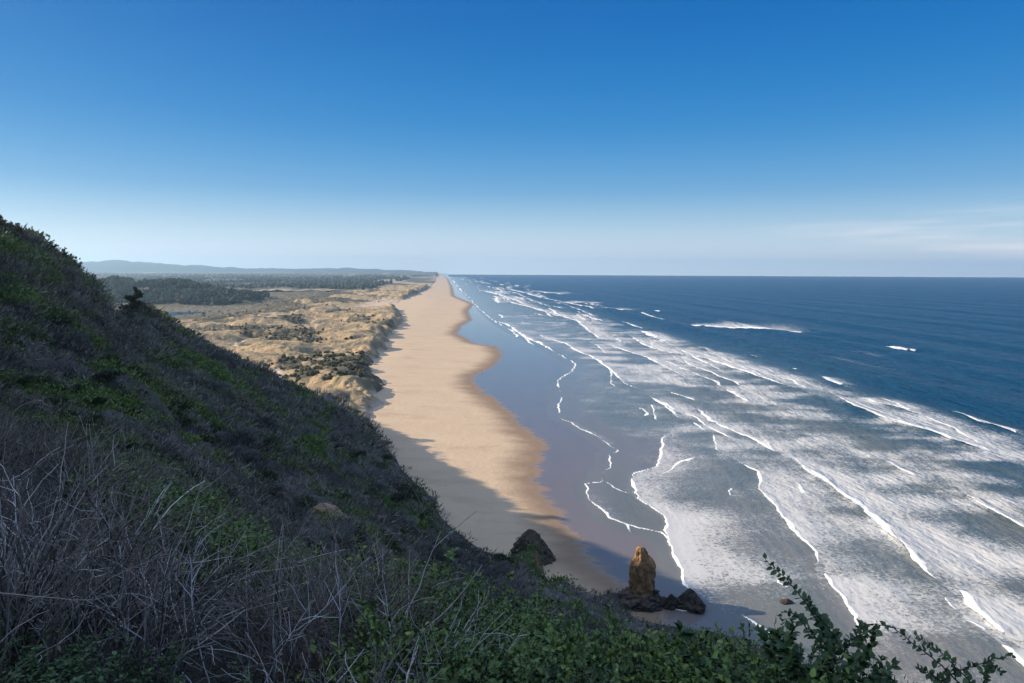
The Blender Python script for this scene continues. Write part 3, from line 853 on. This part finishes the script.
def put_shrub(kind, x, y, z, s, sq=1.0, label=None, group=None):
    pr = random.choice(protos[kind])
    if pr.name not in used: o = pr; used.add(pr.name)
    else: o = copy_tree(pr)
    o.location = (x, y, z - .15 * s); o.rotation_euler = (0, 0, random.uniform(-.9, .9)); o.scale = (s, s * random.uniform(.8, 1.2), s * sq)
    zone = 0 if z > 44 else 1 if z > 16 else 2
    tag(o, label or SL[(kind, zone)], 'shrub', group or {0: 'shrubs of the upper slope', 1: 'shrubs of the middle slope', 2: 'shrubs of the lower slope'}[zone] + (', green' if kind == 'green' else ', grey'))
    return o
cnt = 0; tries = 0
while cnt < 235 and tries < 4000:
    tries += 1
    ph = math.radians(random.uniform(-38, 12)); ro = math.exp(random.uniform(math.log(42), math.log(290)))
    x, y = ro * math.sin(ph), ro * math.cos(ph); z = float(hill_z(x, y)[0])
    if z < 2: continue
    px = 512 + F * x / y; py = HORIZON - F * (z - H) / y
    if px < -20 or px > 720 or py > 600: continue
    g = float(fbm(np.array([x / 16]), np.array([y / 16]), 111, 4)[0])
    kind = 'green' if g + random.gauss(0, .1) > .04 else 'grey'
    s = min(.09 * ro ** .66, 3.2) * random.uniform(.6, 1.25)
    put_shrub(kind, x, y, z, s, random.uniform(.55, 1.0)); cnt += 1
# along the skyline of the spur
for px, d, s in [(4, 188, 2.6), (22, 192, 2.3), (34, 196, 2.2), (48, 200, 2.4), (60, 203, 1.8), (72, 206, 1.9), (86, 210, 1.7), (97, 212, 1.9), (106, 212, 1.5), (150, 246, 2.2), (160, 248, 2.0), (172, 250, 2.2),
                 (186, 252, 1.8), (198, 254, 2.0), (212, 256, 1.7), (226, 258, 1.9), (240, 262, 1.6), (256, 264, 1.8), (272, 268, 1.5), (290, 272, 1.7), (308, 276, 1.4), (326, 280, 1.5), (344, 284, 1.4), (362, 288, 1.5)]:
    x, y, z = pt(px, d); put_shrub('green', x, y, z, s, .9, 'dark green shrub standing along the skyline of the slope', 'shrubs along the skyline')
x, y, z = pt(252, 88); put_shrub('green', x, y, z, 2.6, 1.0, 'near black bushy shrub below the grey strip of slope', 'dark shrub')
del_empty = [p for l in protos.values() for p in l if p.name not in used]
for p in del_empty:
    for ch in list(p.children): bpy.data.objects.remove(ch)
    bpy.data.objects.remove(p)

# ------------------------------------------------------------------ conifers on the ridge
def conifer(x, y, z, h, label, lean=.18, wide=.30, n=900):
    root = empty('conifer_tree', (x, y, z - .2))
    tr = wand((0, 0, 0), (lean, 0, 1), h, 8, 0, .04, h * .030, h * .006)
    v, f = tubes([tr], 7); obj('trunk', mesh_np('trunk', v, f, M_bark, True, dict(tint=rng.uniform(0, 1, len(v)))), root)
    C = []; AX = []; lim = []
    nl = 17
    for i in range(nl):
        t = .16 + .80 * i / (nl - 1); b = tr[0][0] + (tr[0][-1] - tr[0][0]) * t
        b = np.array([np.interp(t, np.linspace(0, 1, 8), tr[0][:, q]) for q in range(3)])
        a = random.uniform(0, 6.28); L = h * wide * (1.15 - t) * random.uniform(.55, 1.2)
        d = np.array([math.cos(a) * .8 + .35, math.sin(a) * .8, .18]); d /= np.linalg.norm(d)
        lim.append((np.stack([b, b + d * L * .5 + [0, 0, .02 * h], b + d * L]), np.array([.012, .008, .003]) * h))
        m = int(n / nl)
        s = rng.uniform(.15, 1.1, m); q = b + d * (L * s)[:, None] + rng.normal(0, 1, (m, 3)) * np.array([.22, .22, .17]) * L
        C.append(q); AX.append(d + rng.normal(0, .5, (m, 3)) + [0, 0, .3])
    v, f = tubes(lim, 4); obj('branches', mesh_np('branches', v, f, M_bark, True, dict(tint=rng.uniform(0, 1, len(v)))), root)
    C = np.concatenate(C); AX = np.concatenate(AX)
    v, f = blades(C, AX, rng.uniform(.05, .11, len(C)) * h, rng.uniform(.02, .045, len(C)) * h)
    obj('crown', mesh_np('crown', v, f, M_conifer, False, dict(tint=rng.beta(1.6, 2.4, len(C)).repeat(4))), root)
    return tag(root, label, 'tree')
x, y, z = pt(136, 240); conifer(x, y, z, 8.6, 'lone windswept conifer standing up from the dip in the ridge', .2, .40, 2600)
x, y, z = pt(147, 244); conifer(x, y, z, 3.8, 'low conifer leaning close behind the lone windswept conifer', .4, .5)
x, y, z = pt(10, 186); conifer(x, y, z, 6.4, 'tallest dark conifer at the top of the hill on the skyline', .12, .46, 1300)
x, y, z = pt(27, 192); conifer(x, y, z, 5.0, 'small dark conifer just down the skyline from the tallest one', .2, .5)
for px, d, h in [(-6, 184, 3.4), (17, 189, 2.9), (36, 196, 2.6), (57, 201, 2.8), (70, 204, 2.2), (84, 207, 2.4), (97, 208, 1.9), (158, 247, 2.4), (178, 251, 2.0)]:
    x, y, z = pt(px, d); o = conifer(x, y, z, h * 1.75, 'stunted dark conifer among the shrubs on the hill skyline', .35, .6, 420); o['group'] = 'stunted conifers on the skyline'
x, y, z = pt(44, 198); conifer(x, y, z, 4.6, 'spreading dark conifer where the hilltop starts to fall away', .3, .55)

# ------------------------------------------------------------------ foreground: bare shrubs
def bare_shrub(seed, n=26, h=1.0, spread=.55):
    st = []; tw = []
    for i in range(n):
        a = random.uniform(0, 6.28); r = random.uniform(0, .30)
        tilt = random.uniform(.05, spread)
        b = (r * math.cos(a), r * math.sin(a), -.08); a2 = a + random.gauss(0, .8)
        d = (math.cos(a2) * tilt, math.sin(a2) * tilt, 1)
        L = h * random.uniform(.55, 1.25)
        P, R = wand(b, d, L, 10, random.choice([.15, .3, .9]), .11, random.uniform(.0050, .0105), .0028)
        st.append((P, R))
        for j in range(random.randint(2, 4)):
            k = random.randint(3, 8)
            dd = P[k] - P[k - 1]; dd = dd / np.linalg.norm(dd) + rnd_unit(1)[0] * .75
            Q, R2 = wand(P[k], dd, L * random.uniform(.12, .42), 6, .3, .14, .0038, .0020)
            tw.append((Q, R2))
            if random.random() < .7:
                dd = Q[3] - Q[2]; dd = dd / np.linalg.norm(dd) + rnd_unit(1)[0] * .8
                tw.append(wand(Q[3], dd, L * random.uniform(.08, .2), 5, .2, .15, .0026, .0016))
    root = empty('bare_shrub')
    ps = st + tw
    v, f = tubes(ps)
    tint = np.concatenate([np.full(len(p[0]) * 3, random.betavariate(.5, 1.45)) for p in ps])
    obj('branches', mesh_np('branches', v, f, M_twig, True, dict(tint=tint)), root)
    c = np.array([P[random.randint(3, len(P) - 1)] for P, _ in random.sample(st, 9)]); m = len(c)
    v, f = leaves(c, rnd_unit(m) + [0, 0, -.5], rnd_unit(m), .045, .02)
    obj('dead_leaves', mesh_np('dead_leaves', v, f, M_dead, True, dict(tint=rng.uniform(0, 1, m).repeat(8))), root)
    return root
def leafy_shrub(seed, n=300, r=.5, h=.7, ls=.062, mat=None, name='leafy_shrub'):
    st = []; C = []; AX = []
    for i in range(26):
        a = random.uniform(0, 6.28); tilt = random.uniform(.1, 1.0)
        P, R = wand((random.uniform(-.1, .1), random.uniform(-.1, .1), -.1), (math.cos(a) * tilt, math.sin(a) * tilt, 1), h * random.uniform(.75, 1.2), 9, .35, .07, .0045, .0015)
        P[:, :2] *= r / .5
        st.append((P, R))
        m = n // 26
        t = rng.uniform(.25, 1.0, m) ** .7 * 8
        for tt in t:
            k = min(int(tt), 7); q = P[k] + (P[k + 1] - P[k]) * (tt - k)
            C.append(q); d = P[k + 1] - P[k]; d = d / np.linalg.norm(d)
            AX.append(d * .5 + rnd_unit(1)[0] * .9 + np.array([0, 0, .05]))
    C = np.array(C); AX = np.array(AX); N = len(C)
    nm = np.array([0, 0, 1.0]) + rng.normal(0, .38, (N, 3))
    L = ls * rng.uniform(.55, 1.25, N)
    v, f = leaves(C, AX, nm, L, L * rng.uniform(.5, .68, N))
    root = empty(name)
    obj('foliage', mesh_np('foliage', v, f, mat or M_leaf, True, dict(tint=rng.beta(.9, 1.7, N).repeat(8))), root)
    v, f = tubes(st); obj('branches', mesh_np('branches', v, f, M_bark, True, dict(tint=rng.uniform(0, 1, len(v)))), root)
    return root
class Pool:
    def __init__(self, protos): self.p = protos; self.i = 0
    def take(self):
        k = self.i; self.i += 1
        return self.p[k] if k < len(self.p) else copy_tree(random.choice(self.p))
bare = Pool([bare_shrub(i, 24 + i, random.uniform(.9, 1.2), .45 + .08 * i) for i in range(7)])
leafy = Pool([leafy_shrub(i, 780, .5, .62, .048) for i in range(6)])
darkl = Pool([leafy_shrub(i, 760, .55, .6, .046, M_leafdark) for i in range(3)])

def place(o, px, d, s, sz=1.0, dz=0):
    x, y, z = pt(px, d)
    o.location = (x, y, z + dz); o.rotation_euler = (random.gauss(0, .08), random.gauss(0, .08), random.uniform(0, 6.28)); o.scale = (s, s, s * sz)
    return o
# bare twig thicket: the left and the middle of the near edge
n = 0
while n < 58:
    px = random.uniform(-60, 430) if n < 53 else random.uniform(380, 700)
    d = math.exp(random.uniform(math.log(3.6), math.log(14)))
    if px > 430 and (d > 7.5 or random.random() < .45): continue
    if 120 < px < 431 and d > 8.5: continue
    if px > 430: d = random.uniform(4.0, 5.5)
    if px < 260 and d < 4.5: continue
    o = place(bare.take(), px, d, random.uniform(.75, 1.15) * (.55 if px > 430 else 1.0 if d > 5 else .8), random.uniform(.8, 1.15))
    if px < 170 and d > 8: tag(o, 'bare grey twiggy shrub at the far left of the near thicket', 'shrub', 'bare shrubs at the far left')
    elif px < 380: tag(o, 'bare grey twiggy shrub in the tangled thicket on the near slope', 'shrub', 'bare shrubs of the near thicket')
    else: tag(o, 'thin bare twiggy shrub poking up through the green leaves', 'shrub', 'bare shrubs among the leaves')
    n += 1
# green leaves behind the thicket
for i in range(64):
    px = random.uniform(95, 430); d = random.uniform(9.5, 22) * (1 - .35 * (px - 100) / 320)
    o = place(leafy.take(), px, d, random.uniform(1.1, 1.8), random.uniform(.6, .9))
    tag(o, 'bright green leafy shrub just beyond the bare thicket', 'shrub', 'green shrubs beyond the thicket')
for i in range(104):
    px = random.uniform(350, 820); d = math.exp(random.uniform(math.log(4.2), math.log(9.0)))
    o = place(leafy.take() if random.random() < .75 else darkl.take(), px, d, random.uniform(.8, 1.25), random.uniform(.8, 1.15))
    tag(o, 'green leafy shrub along the near edge at the bottom middle', 'shrub', 'green shrubs of the near edge')
for i in range(46):
    px = random.uniform(-60, 400); d = math.exp(random.uniform(math.log(3.2), math.log(4.9)))
    o = place(darkl.take(), px, d, random.uniform(.5, .8), random.uniform(.5, .8))
    tag(o, 'low dark green leafy plant under the bare thicket', 'plant', 'dark plants under the thicket')
# the shrub at the right with its sprays against the sea
def spray(parent, pxs, d, ls, dens=26):
    P = (np.array([atdepth(a, b, d * q) for a, b, q in pxs]) - np.array(parent.location)) / np.array(parent.scale)
    t = np.linspace(0, 1, len(P)); tt = np.linspace(0, 1, 26)
    Q = np.stack([np.interp(tt, t, P[:, k]) for k in range(3)], 1)
    Q[1:-1] = (Q[:-2] + Q[1:-1] * 2 + Q[2:]) / 4; Q += rng.normal(0, .003, Q.shape)
    n = dens; s = np.linspace(.12, 1.0, n) * 25
    k = np.minimum(s.astype(int), 24); C = Q[k] + (Q[k + 1] - Q[k]) * (s - k)[:, None]
    d_ = nrm(Q[k + 1] - Q[k]); sd = np.where(np.arange(n) % 2, 1, -1)[:, None]
    side = nrm(np.cross(d_, np.array([.2, -1.0, .3]))) * sd
    L = ls * rng.uniform(.7, 1.2, n) * np.linspace(1.1, .65, n)
    v, f = leaves(C, d_ * .6 + side * .8 + rng.normal(0, .35, (n, 3)), np.array([0, -.5, .8]) + rng.normal(0, .6, (n, 3)), L, L * .62)
    br = obj('spray', mesh_np('spray', *tubes([(Q, np.linspace(.0055, .0018, 26))], 5), M_bark, True, None), parent)
    obj('leaves', mesh_np('leaves', v, f, M_leafdark, True, dict(tint=rng.beta(1.3, 3, n).repeat(8))), br)
big = leafy_shrub(50, 1700, .70, .62, .060, M_leafdark)
big.location = pt(838, 5.2); big.scale = (1.3, 1.3, 1.22)
bpy.context.view_layer.update()
SP = [[(838, 668, 1), (822, 630, .99), (803, 598, .98), (785, 578, .97), (766, 561, .96)],
      [(850, 664, .98), (832, 632, .98), (815, 612, .99), (808, 600, 1)],
      [(838, 662, .95), (818, 640, .95), (798, 618, .95), (788, 612, .95)],
      [(842, 660, 1.02), (850, 640, 1.03), (868, 632, 1.04), (878, 630, 1.04)]]
for q in SP: spray(big, q, 5.2, .052, 32)
tag(big, 'dark green shrub with a long leafy spray arching up over the surf', 'shrub')
b2 = leafy_shrub(51, 900, .70, .52, .056, M_leafdark); b2.location = pt(915, 4.9); b2.scale = (1, 1, 1)
for q in [[(975, 700, 1), (945, 668, 1), (915, 645, .99), (895, 628, .98), (874, 624, .98)], [(985, 700, 1), (958, 668, 1), (935, 648, 1), (916, 636, 1)],
          [(930, 690, .97), (955, 672, .97), (985, 662, .97), (1012, 655, .98)], [(975, 700, 1.02), (985, 680, 1.02), (990, 664, 1.03), (1002, 672, 1.03)], [(960, 700, .97), (935, 676, .97), (918, 668, .97)]]:
    spray(b2, q, 4.9, .050, 34)
tag(b2, 'sparse dark shrub with thin crooked sprays at the bottom right corner', 'shrub')
b4 = leafy_shrub(53, 900, .60, .5, .056, M_leafdark); b4.location = pt(890, 4.8)
tag(b4, 'low dark leafy shrub between the two shrubs with sprays', 'shrub')
b3 = leafy_shrub(52, 620, .55, .5, .06, M_leafdark); b3.location = pt(770, 5.4)
tag(b3, 'dark leafy shrub between the near green bushes and the tall spray', 'shrub')
# tall pale stems
for i, (px, d, h) in enumerate([(190, 5.0, 1.25), (200, 5.1, 1.15), (268, 5.4, 1.3), (243, 5.0, 1.0), (480, 5.0, .9), (150, 6.5, 1.2), (62, 6.5, 1.3), (28, 5.6, 1.2), (330, 5.2, 1.05), (110, 5.4, .9), (385, 5.0, .9)]):
    root = empty('pale_stem', pt(px, d))
    ps = [wand((0, 0, -.1), (random.gauss(0, .25), random.gauss(0, .15), 1), h, 12, random.choice([.1, .5, 1.1]), .09, .0065, .002)]
    v, f = tubes(ps, 5); obj('stalk', mesh_np('stalk', v, f, M_pale, True, dict(tint=rng.uniform(0, 1, len(v)))), root)
    P = ps[0][0]; br = []
    for k in (7, 8, 9, 10):
        dd = P[k] - P[k - 1]; dd = dd / np.linalg.norm(dd) + rnd_unit(1)[0] * .8
        br.append(wand(P[k], dd, h * random.uniform(.12, .35), 7, .3, .12, .003, .0012))
    v, f = tubes(br, 4); obj('side_shoots', mesh_np('side_shoots', v, f, M_pale, True, dict(tint=rng.uniform(0, 1, len(v)))), root)
    tag(root, 'tall pale leafless stem rising above the near thicket', 'stem', 'pale stems of the thicket')
# dried flower heads
M_head = plant_mat('dry_seed_head', (.16, .12, .10), (.42, .35, .30), None, .95, .1)
def dry_flower():
    root = empty('dried_flower')
    P, R = wand((0, 0, -.1), (.1, .05, 1), .52, 8, .2, .05, .003, .002)
    v, f = tubes([(P, R)], 4); obj('stem', mesh_np('stem', v, f, M_pale, True, dict(tint=rng.uniform(0, .6, len(v)))), root)
    n = 130; u = rnd_unit(n); c = P[-1] + u * .018 + [0, 0, .012]
    v, f = blades(c, u + rng.normal(0, .3, (n, 3)), rng.uniform(.018, .03, n), rng.uniform(.005, .009, n))
    obj('seed_head', mesh_np('seed_head', v, f, M_head, False, dict(tint=rng.uniform(0, 1, n).repeat(4))), root)
    return root
fl = Pool([dry_flower(), dry_flower(), dry_flower()])
for px, d, s in [(508, 3.9, .8), (526, 3.7, .7), (546, 4.0, .65), (557, 4.2, .7), (576, 4.0, .65), (606, 4.0, .7), (636, 4.2, .75), (660, 4.2, .7), (498, 4.6, .9), (690, 4.4, .7)]:
    o = fl.take(); o.location = pt(px, d); o.scale = (s, s, s); o.rotation_euler = (random.gauss(0, .1), random.gauss(0, .1), random.uniform(0, 6))
    tag(o, 'dried brown flower head on a thin stem at the bottom edge', 'dried flower', 'dried flowers at the bottom edge')

# ------------------------------------------------------------------ rocks
def rock_mat(name, a, b, c):
    m = NT(name); p = m.obj()
    col = m.mix(m.rng(m.noise(p, .55, 6, .65), .3, .7), a, b)
    col = m.mix(m.math('MULTIPLY', m.rng(m.noise(m.scale(p, (.3, .3, 1.6)), 1.0, 5, .6), .48, .66), .8), col, c)
    hb = m.math('ADD', m.noise(p, .8, 6, .7), m.math('MULTIPLY', m.voro(p, .7), .5))
    return m.set(color=col, rough=.95, spec=.12, normal=m.bump(hb, 1.0, .9))
M_stack = rock_mat('stack_rock', (.23, .125, .058), (.37, .21, .10), (.12, .075, .045))
M_rock = rock_mat('dark_rock', (.060, .045, .036), (.13, .098, .075), (.04, .034, .030))
M_wet = rock_mat('wet_rock', (.045, .036, .030), (.10, .074, .055), (.03, .027, .025))

def rock(name, prof, sx, sy, seed, mat, parent=None, loc=None, am=.16, nr=56, ns=72):
    """stack of rings: prof = (height, half width, x shift)"""
    hs = [q[0] for q in prof]; zz = np.linspace(hs[0], hs[-1], nr)
    w = np.interp(zz, hs, [q[1] for q in prof]); sh = np.interp(zz, hs, [q[2] for q in prof])
    th = np.linspace(0, 2 * math.pi, ns, endpoint=False)
    TH_, Z = np.meshgrid(th, zz); Wd = w[:, None]
    cx, cy = np.cos(TH_), np.sin(TH_)
    sup = (np.abs(cx) ** 3.0 + np.abs(cy) ** 3.0) ** (-1 / 3.0)
    q = hs[-1] - hs[0]
    nz = 1 + am * 2.0 * fbm(cx * 1.5 + seed, Z / q * 3.4 + cy * 1.9, seed, 5, .6) + am * 1.1 * ridged(cx * 2.6 + cy, Z / q * 5 - cy * 2.4, seed + 5, 4) + am * .5 * np.round(fbm(cx * 3 + 4, cy * 3 + Z / q * 7, seed + 3, 3) * 4) / 4
    Xr = sh[:, None] + cx * sup * Wd * sx * nz; Yr = cy * sup * Wd * sy * nz
    Zr = Z + .05 * q * fbm(cx * 2, cy * 2 + Z / q * 2, seed + 9, 3)
    v = np.stack([Xr, Yr, Zr], -1).reshape(-1, 3)
    top = len(v); v = np.vstack([v, [[sh[-1], 0, zz[-1] + .02 * q]]])
    i = np.arange(nr * ns).reshape(nr, ns)
    f = np.stack([i[:-1], np.roll(i[:-1], -1, 1), np.roll(i[1:], -1, 1), i[1:]], -1).reshape(-1, 4)
    ft = np.stack([i[-1], np.roll(i[-1], -1), np.full(ns, top)], -1)
    return obj(name, mesh_np(name, v, [f, ft], mat, True), parent, loc)
sx_, sy_ = ground(641, 603, 0)
st = empty('sea_stack', (sx_, sy_, 0))
k = 1.04 * sy_ / F
rock('pillar', [(-1, 11 * k, 0), (12 * k, 11.5 * k, 0), (30 * k, 11.5 * k, .3 * k), (41 * k, 11.5 * k, .8 * k), (45 * k, 10 * k, .6 * k), (47.5 * k, 7 * k, -.5 * k), (53 * k, 5.6 * k, -1 * k), (56 * k, 4.4 * k, -1.2 * k), (57 * k, 2.4 * k, -1.2 * k)], .86, .78, 21, M_stack, st, am=.24)
rock('base_rock', [(-1, 17 * k, -2 * k), (4 * k, 16 * k, -2 * k), (9 * k, 13 * k, -1 * k), (12 * k, 9 * k, 0)], 1.15, 1.0, 33, M_rock, st, am=.22)  # darker colour than the pillar paints in the shade at its foot
tag(st, 'tall sunlit orange brown sea stack standing at the foot of the slope', 'sea stack')
def rock_thing(px, py, wpx, hpx, label, seed, mat=M_wet, prof=None, group=None, z0=0, name='boulder'):
    x, y = ground(px, py, z0); k = y / F
    prof = prof or [(-.8, .55, 0), (.15 * hpx * k, .52, 0), (.5 * hpx * k, .40, .05), (.8 * hpx * k, .22, .04), (hpx * k, .05, .02)]
    prof = [(a, b * wpx * k, c * wpx * k) for a, b, c in prof]
    o = rock(name, prof, 1, .8, seed, mat, None, (x, y, z0), .42, 34, 44); o.rotation_euler = (.12 * math.sin(seed), .22 * math.sin(seed * 1.7), seed)
    return tag(o, label, 'rock', group)
rock_thing(663, 605, 12, 9, 'low wet rock nearest the foot of the sea stack', 3)
rock_thing(671, 607, 12, 15, 'small pointed wet rock, first of three beyond the sea stack', 7)
rock_thing(680, 607, 11, 16, 'small pointed wet rock, second of three beyond the sea stack', 12)
rock_thing(691, 608, 18, 20, 'largest pointed wet rock standing at the edge of the wash', 15)
rock_thing(787, 603, 9, 4.5, 'low brown rock awash in the grey water behind the arching spray', 19)
rx, ry, rz = atdepth(533, 560, 160)
hh = 30 * 166 / F; ww = 166 / F
o = rock('rock_outcrop', [(-6, 24 * ww, 0), (0, 21 * ww, 0), (hh * .3, 17 * ww, -.5 * ww), (hh * .62, 12.5 * ww, -1.5 * ww), (hh * .84, 8.5 * ww, -2.5 * ww), (hh * .96, 6 * ww, -3 * ww), (hh * 1.08, 2 * ww, -3.5 * ww)], .95, .8, 44, M_rock, None, (rx, ry, rz - .4), .27)
tag(o, 'dark blocky rock outcrop at the end of the shaded spur above the beach', 'rock')
x, y, z = pt(322, 78)
o = rock('rock_outcrop', [(-1, 1.4, 0), (.2, 1.25, 0), (.8, .85, -.1), (1.15, .3, -.1)], 1, .8, 52, rock_mat('tan_rock', (.26, .17, .11), (.40, .28, .19), (.15, .10, .07)), None, (x, y, z + .9), .25, 28, 36); o.scale = (1.25, 1.25, 1.25)
tag(o, 'pale tan rock poking out of the middle of the shaded slope', 'rock')
cs = empty('clinging_shrub', (sx_ + 13 * k, sy_ - 1.5, 15 * k))
n = 150; u = rnd_unit(n); c = u * np.array([.9, .6, .55]) * rng.uniform(.4, 1, n)[:, None]
v, f = blades(c, u + [.4, 0, .6], .35, .2); obj('foliage', mesh_np('foliage', v, f, M_slope_green, False, dict(tint=rng.uniform(0, 1, n).repeat(4))), cs)
v, f = tubes([wand((-1.0, 0, -.6), (1, 0, .6), 1.3, 6, 0, .1, .06, .02) for _ in range(4)]); obj('branches', mesh_np('branches', v, f, M_bark, True, None), cs)
tag(cs, 'small shrub clinging to the right side of the sea stack', 'shrub')

# ------------------------------------------------------------------ far woods
def crowns(px0, px1, y0, y1, n, hmin, hmax, zf, keep=None, wide=.42):
    px = rng.uniform(px0, px1, n); y = 1 / rng.uniform(1 / y1, 1 / y0, n); x = (px - 512) / F * y
    z = zf(x, y); ok = np.ones(n, bool) if keep is None else keep(x, y, z)
    x, y, z = x[ok], y[ok], z[ok]; n = len(x)
    h = rng.uniform(hmin, hmax, n); r = h * wide * rng.uniform(.7, 1.3, n)
    V = [np.stack([x, y, z + h], 1)]
    for lev, q in ((.82, .62), (.38, 1.0)):
        for j in range(6):
            a = j * math.pi / 3 + rng.uniform(-.3, .3, n); rr = r * q * rng.uniform(.75, 1.25, n)
            V.append(np.stack([x + rr * np.cos(a), y + rr * np.sin(a), z + h * (lev + rng.uniform(-.08, .08, n))], 1))
    V.append(np.stack([x, y, z - .5], 1))
    v = np.stack(V, 1).reshape(-1, 3); b = (np.arange(n) * 14)[:, None]
    tri = []; quad = []
    for j in range(6):
        j2 = (j + 1) % 6
        tri.append(b + np.array([[0, 1 + j, 1 + j2]])); quad.append(b + np.array([[1 + j, 7 + j, 7 + j2, 1 + j2]])); tri.append(b + np.array([[7 + j, 13, 7 + j2]]))
    return v, [np.concatenate(tri), np.concatenate(quad)], dict(tint=rng.uniform(0, 1, n).repeat(14))
M_ridge = plant_mat('ridge_tree', (.016, .022, .014), (.048, .054, .030), None, .95, .08)
M_wood = plant_mat('far_tree', (.030, .038, .026), (.085, .09, .055), None, .95, .08)
v, f, at = crowns(40, 300, 1190, 1640, 6400, 3.5, 12.5, lambda x, y: dune_z(x, y)[0] + ridge_z(x, y), lambda x, y, z: (ridge_z(x, y) > 4) & (fbm(x / 45, y / 60, 211, 3) + .5 * fbm(x / 14, y / 20, 213, 2) > -.16))
tag(obj('wood', mesh_np('wood', v, f, M_ridge, False, at)), 'dark hazy wood on the ridge behind the lagoon', 'wood', kind='stuff')
def plain_z(x, y): return np.full_like(x, 7.0)
v, f, at = crowns(60, 440, 2000, 6500, 7000, 9, 17, plain_z, lambda x, y, z: (-sdist(x, y, D_L)[0] > 170) & (fbm(x / 260, y / 700, 96, 3) < .22))
tag(obj('distant_wood', mesh_np('distant_wood', v, f, M_wood, False, at)), 'flat far woods spreading to the foot of the blue hills', 'wood', kind='stuff')
M_ds = plant_mat('dune_bush', (.035, .038, .020), (.10, .088, .048), None, .95, .08)
v, f, at = crowns(60, 410, 280, 1500, 8000, .7, 2.6, lambda x, y: dune_z(x, y)[0], lambda x, y, z: (dune_z(x, y)[1] > 14) & (fbm(x / 75, y / 120, 77, 4) + .22 * fbm(x / 9, y / 12, 78, 3) > .12), .75)
tag(obj('dune_scrub', mesh_np('dune_scrub', v, f, M_ds, False, at)), 'dark low scrub in the hollows of the dunes', 'scrub', kind='stuff')
#PLANTS-END
# ------------------------------------------------------------------ haze
def haze(x0, x1, y0, y1, z0, z1, dens):
    v = [(a, b, c) for c in (z0, z1) for b in (y0, y1) for a in (x0, x1)]
    fq = np.array([(0, 2, 3, 1), (4, 5, 7, 6), (0, 1, 5, 4), (2, 6, 7, 3), (0, 4, 6, 2), (1, 3, 7, 5)])
    m = bpy.data.materials.new('haze'); m.use_nodes = True
    nt = m.node_tree; nt.nodes.clear()
    out = nt.nodes.new('ShaderNodeOutputMaterial'); pv = nt.nodes.new('ShaderNodeVolumePrincipled')
    pv.inputs['Color'].default_value = (.52, .76, .96, 1); pv.inputs['Density'].default_value = dens
    pv.inputs['Anisotropy'].default_value = 0.55
    nt.links.new(pv.outputs[0], out.inputs['Volume'])
    return tag(obj('haze', mesh_np('haze', np.array(v, float), fq, m, False)), None, None, kind='stuff')
haze(-13000, 14500, -1200, 14500, -8, 275, 8.5e-5)
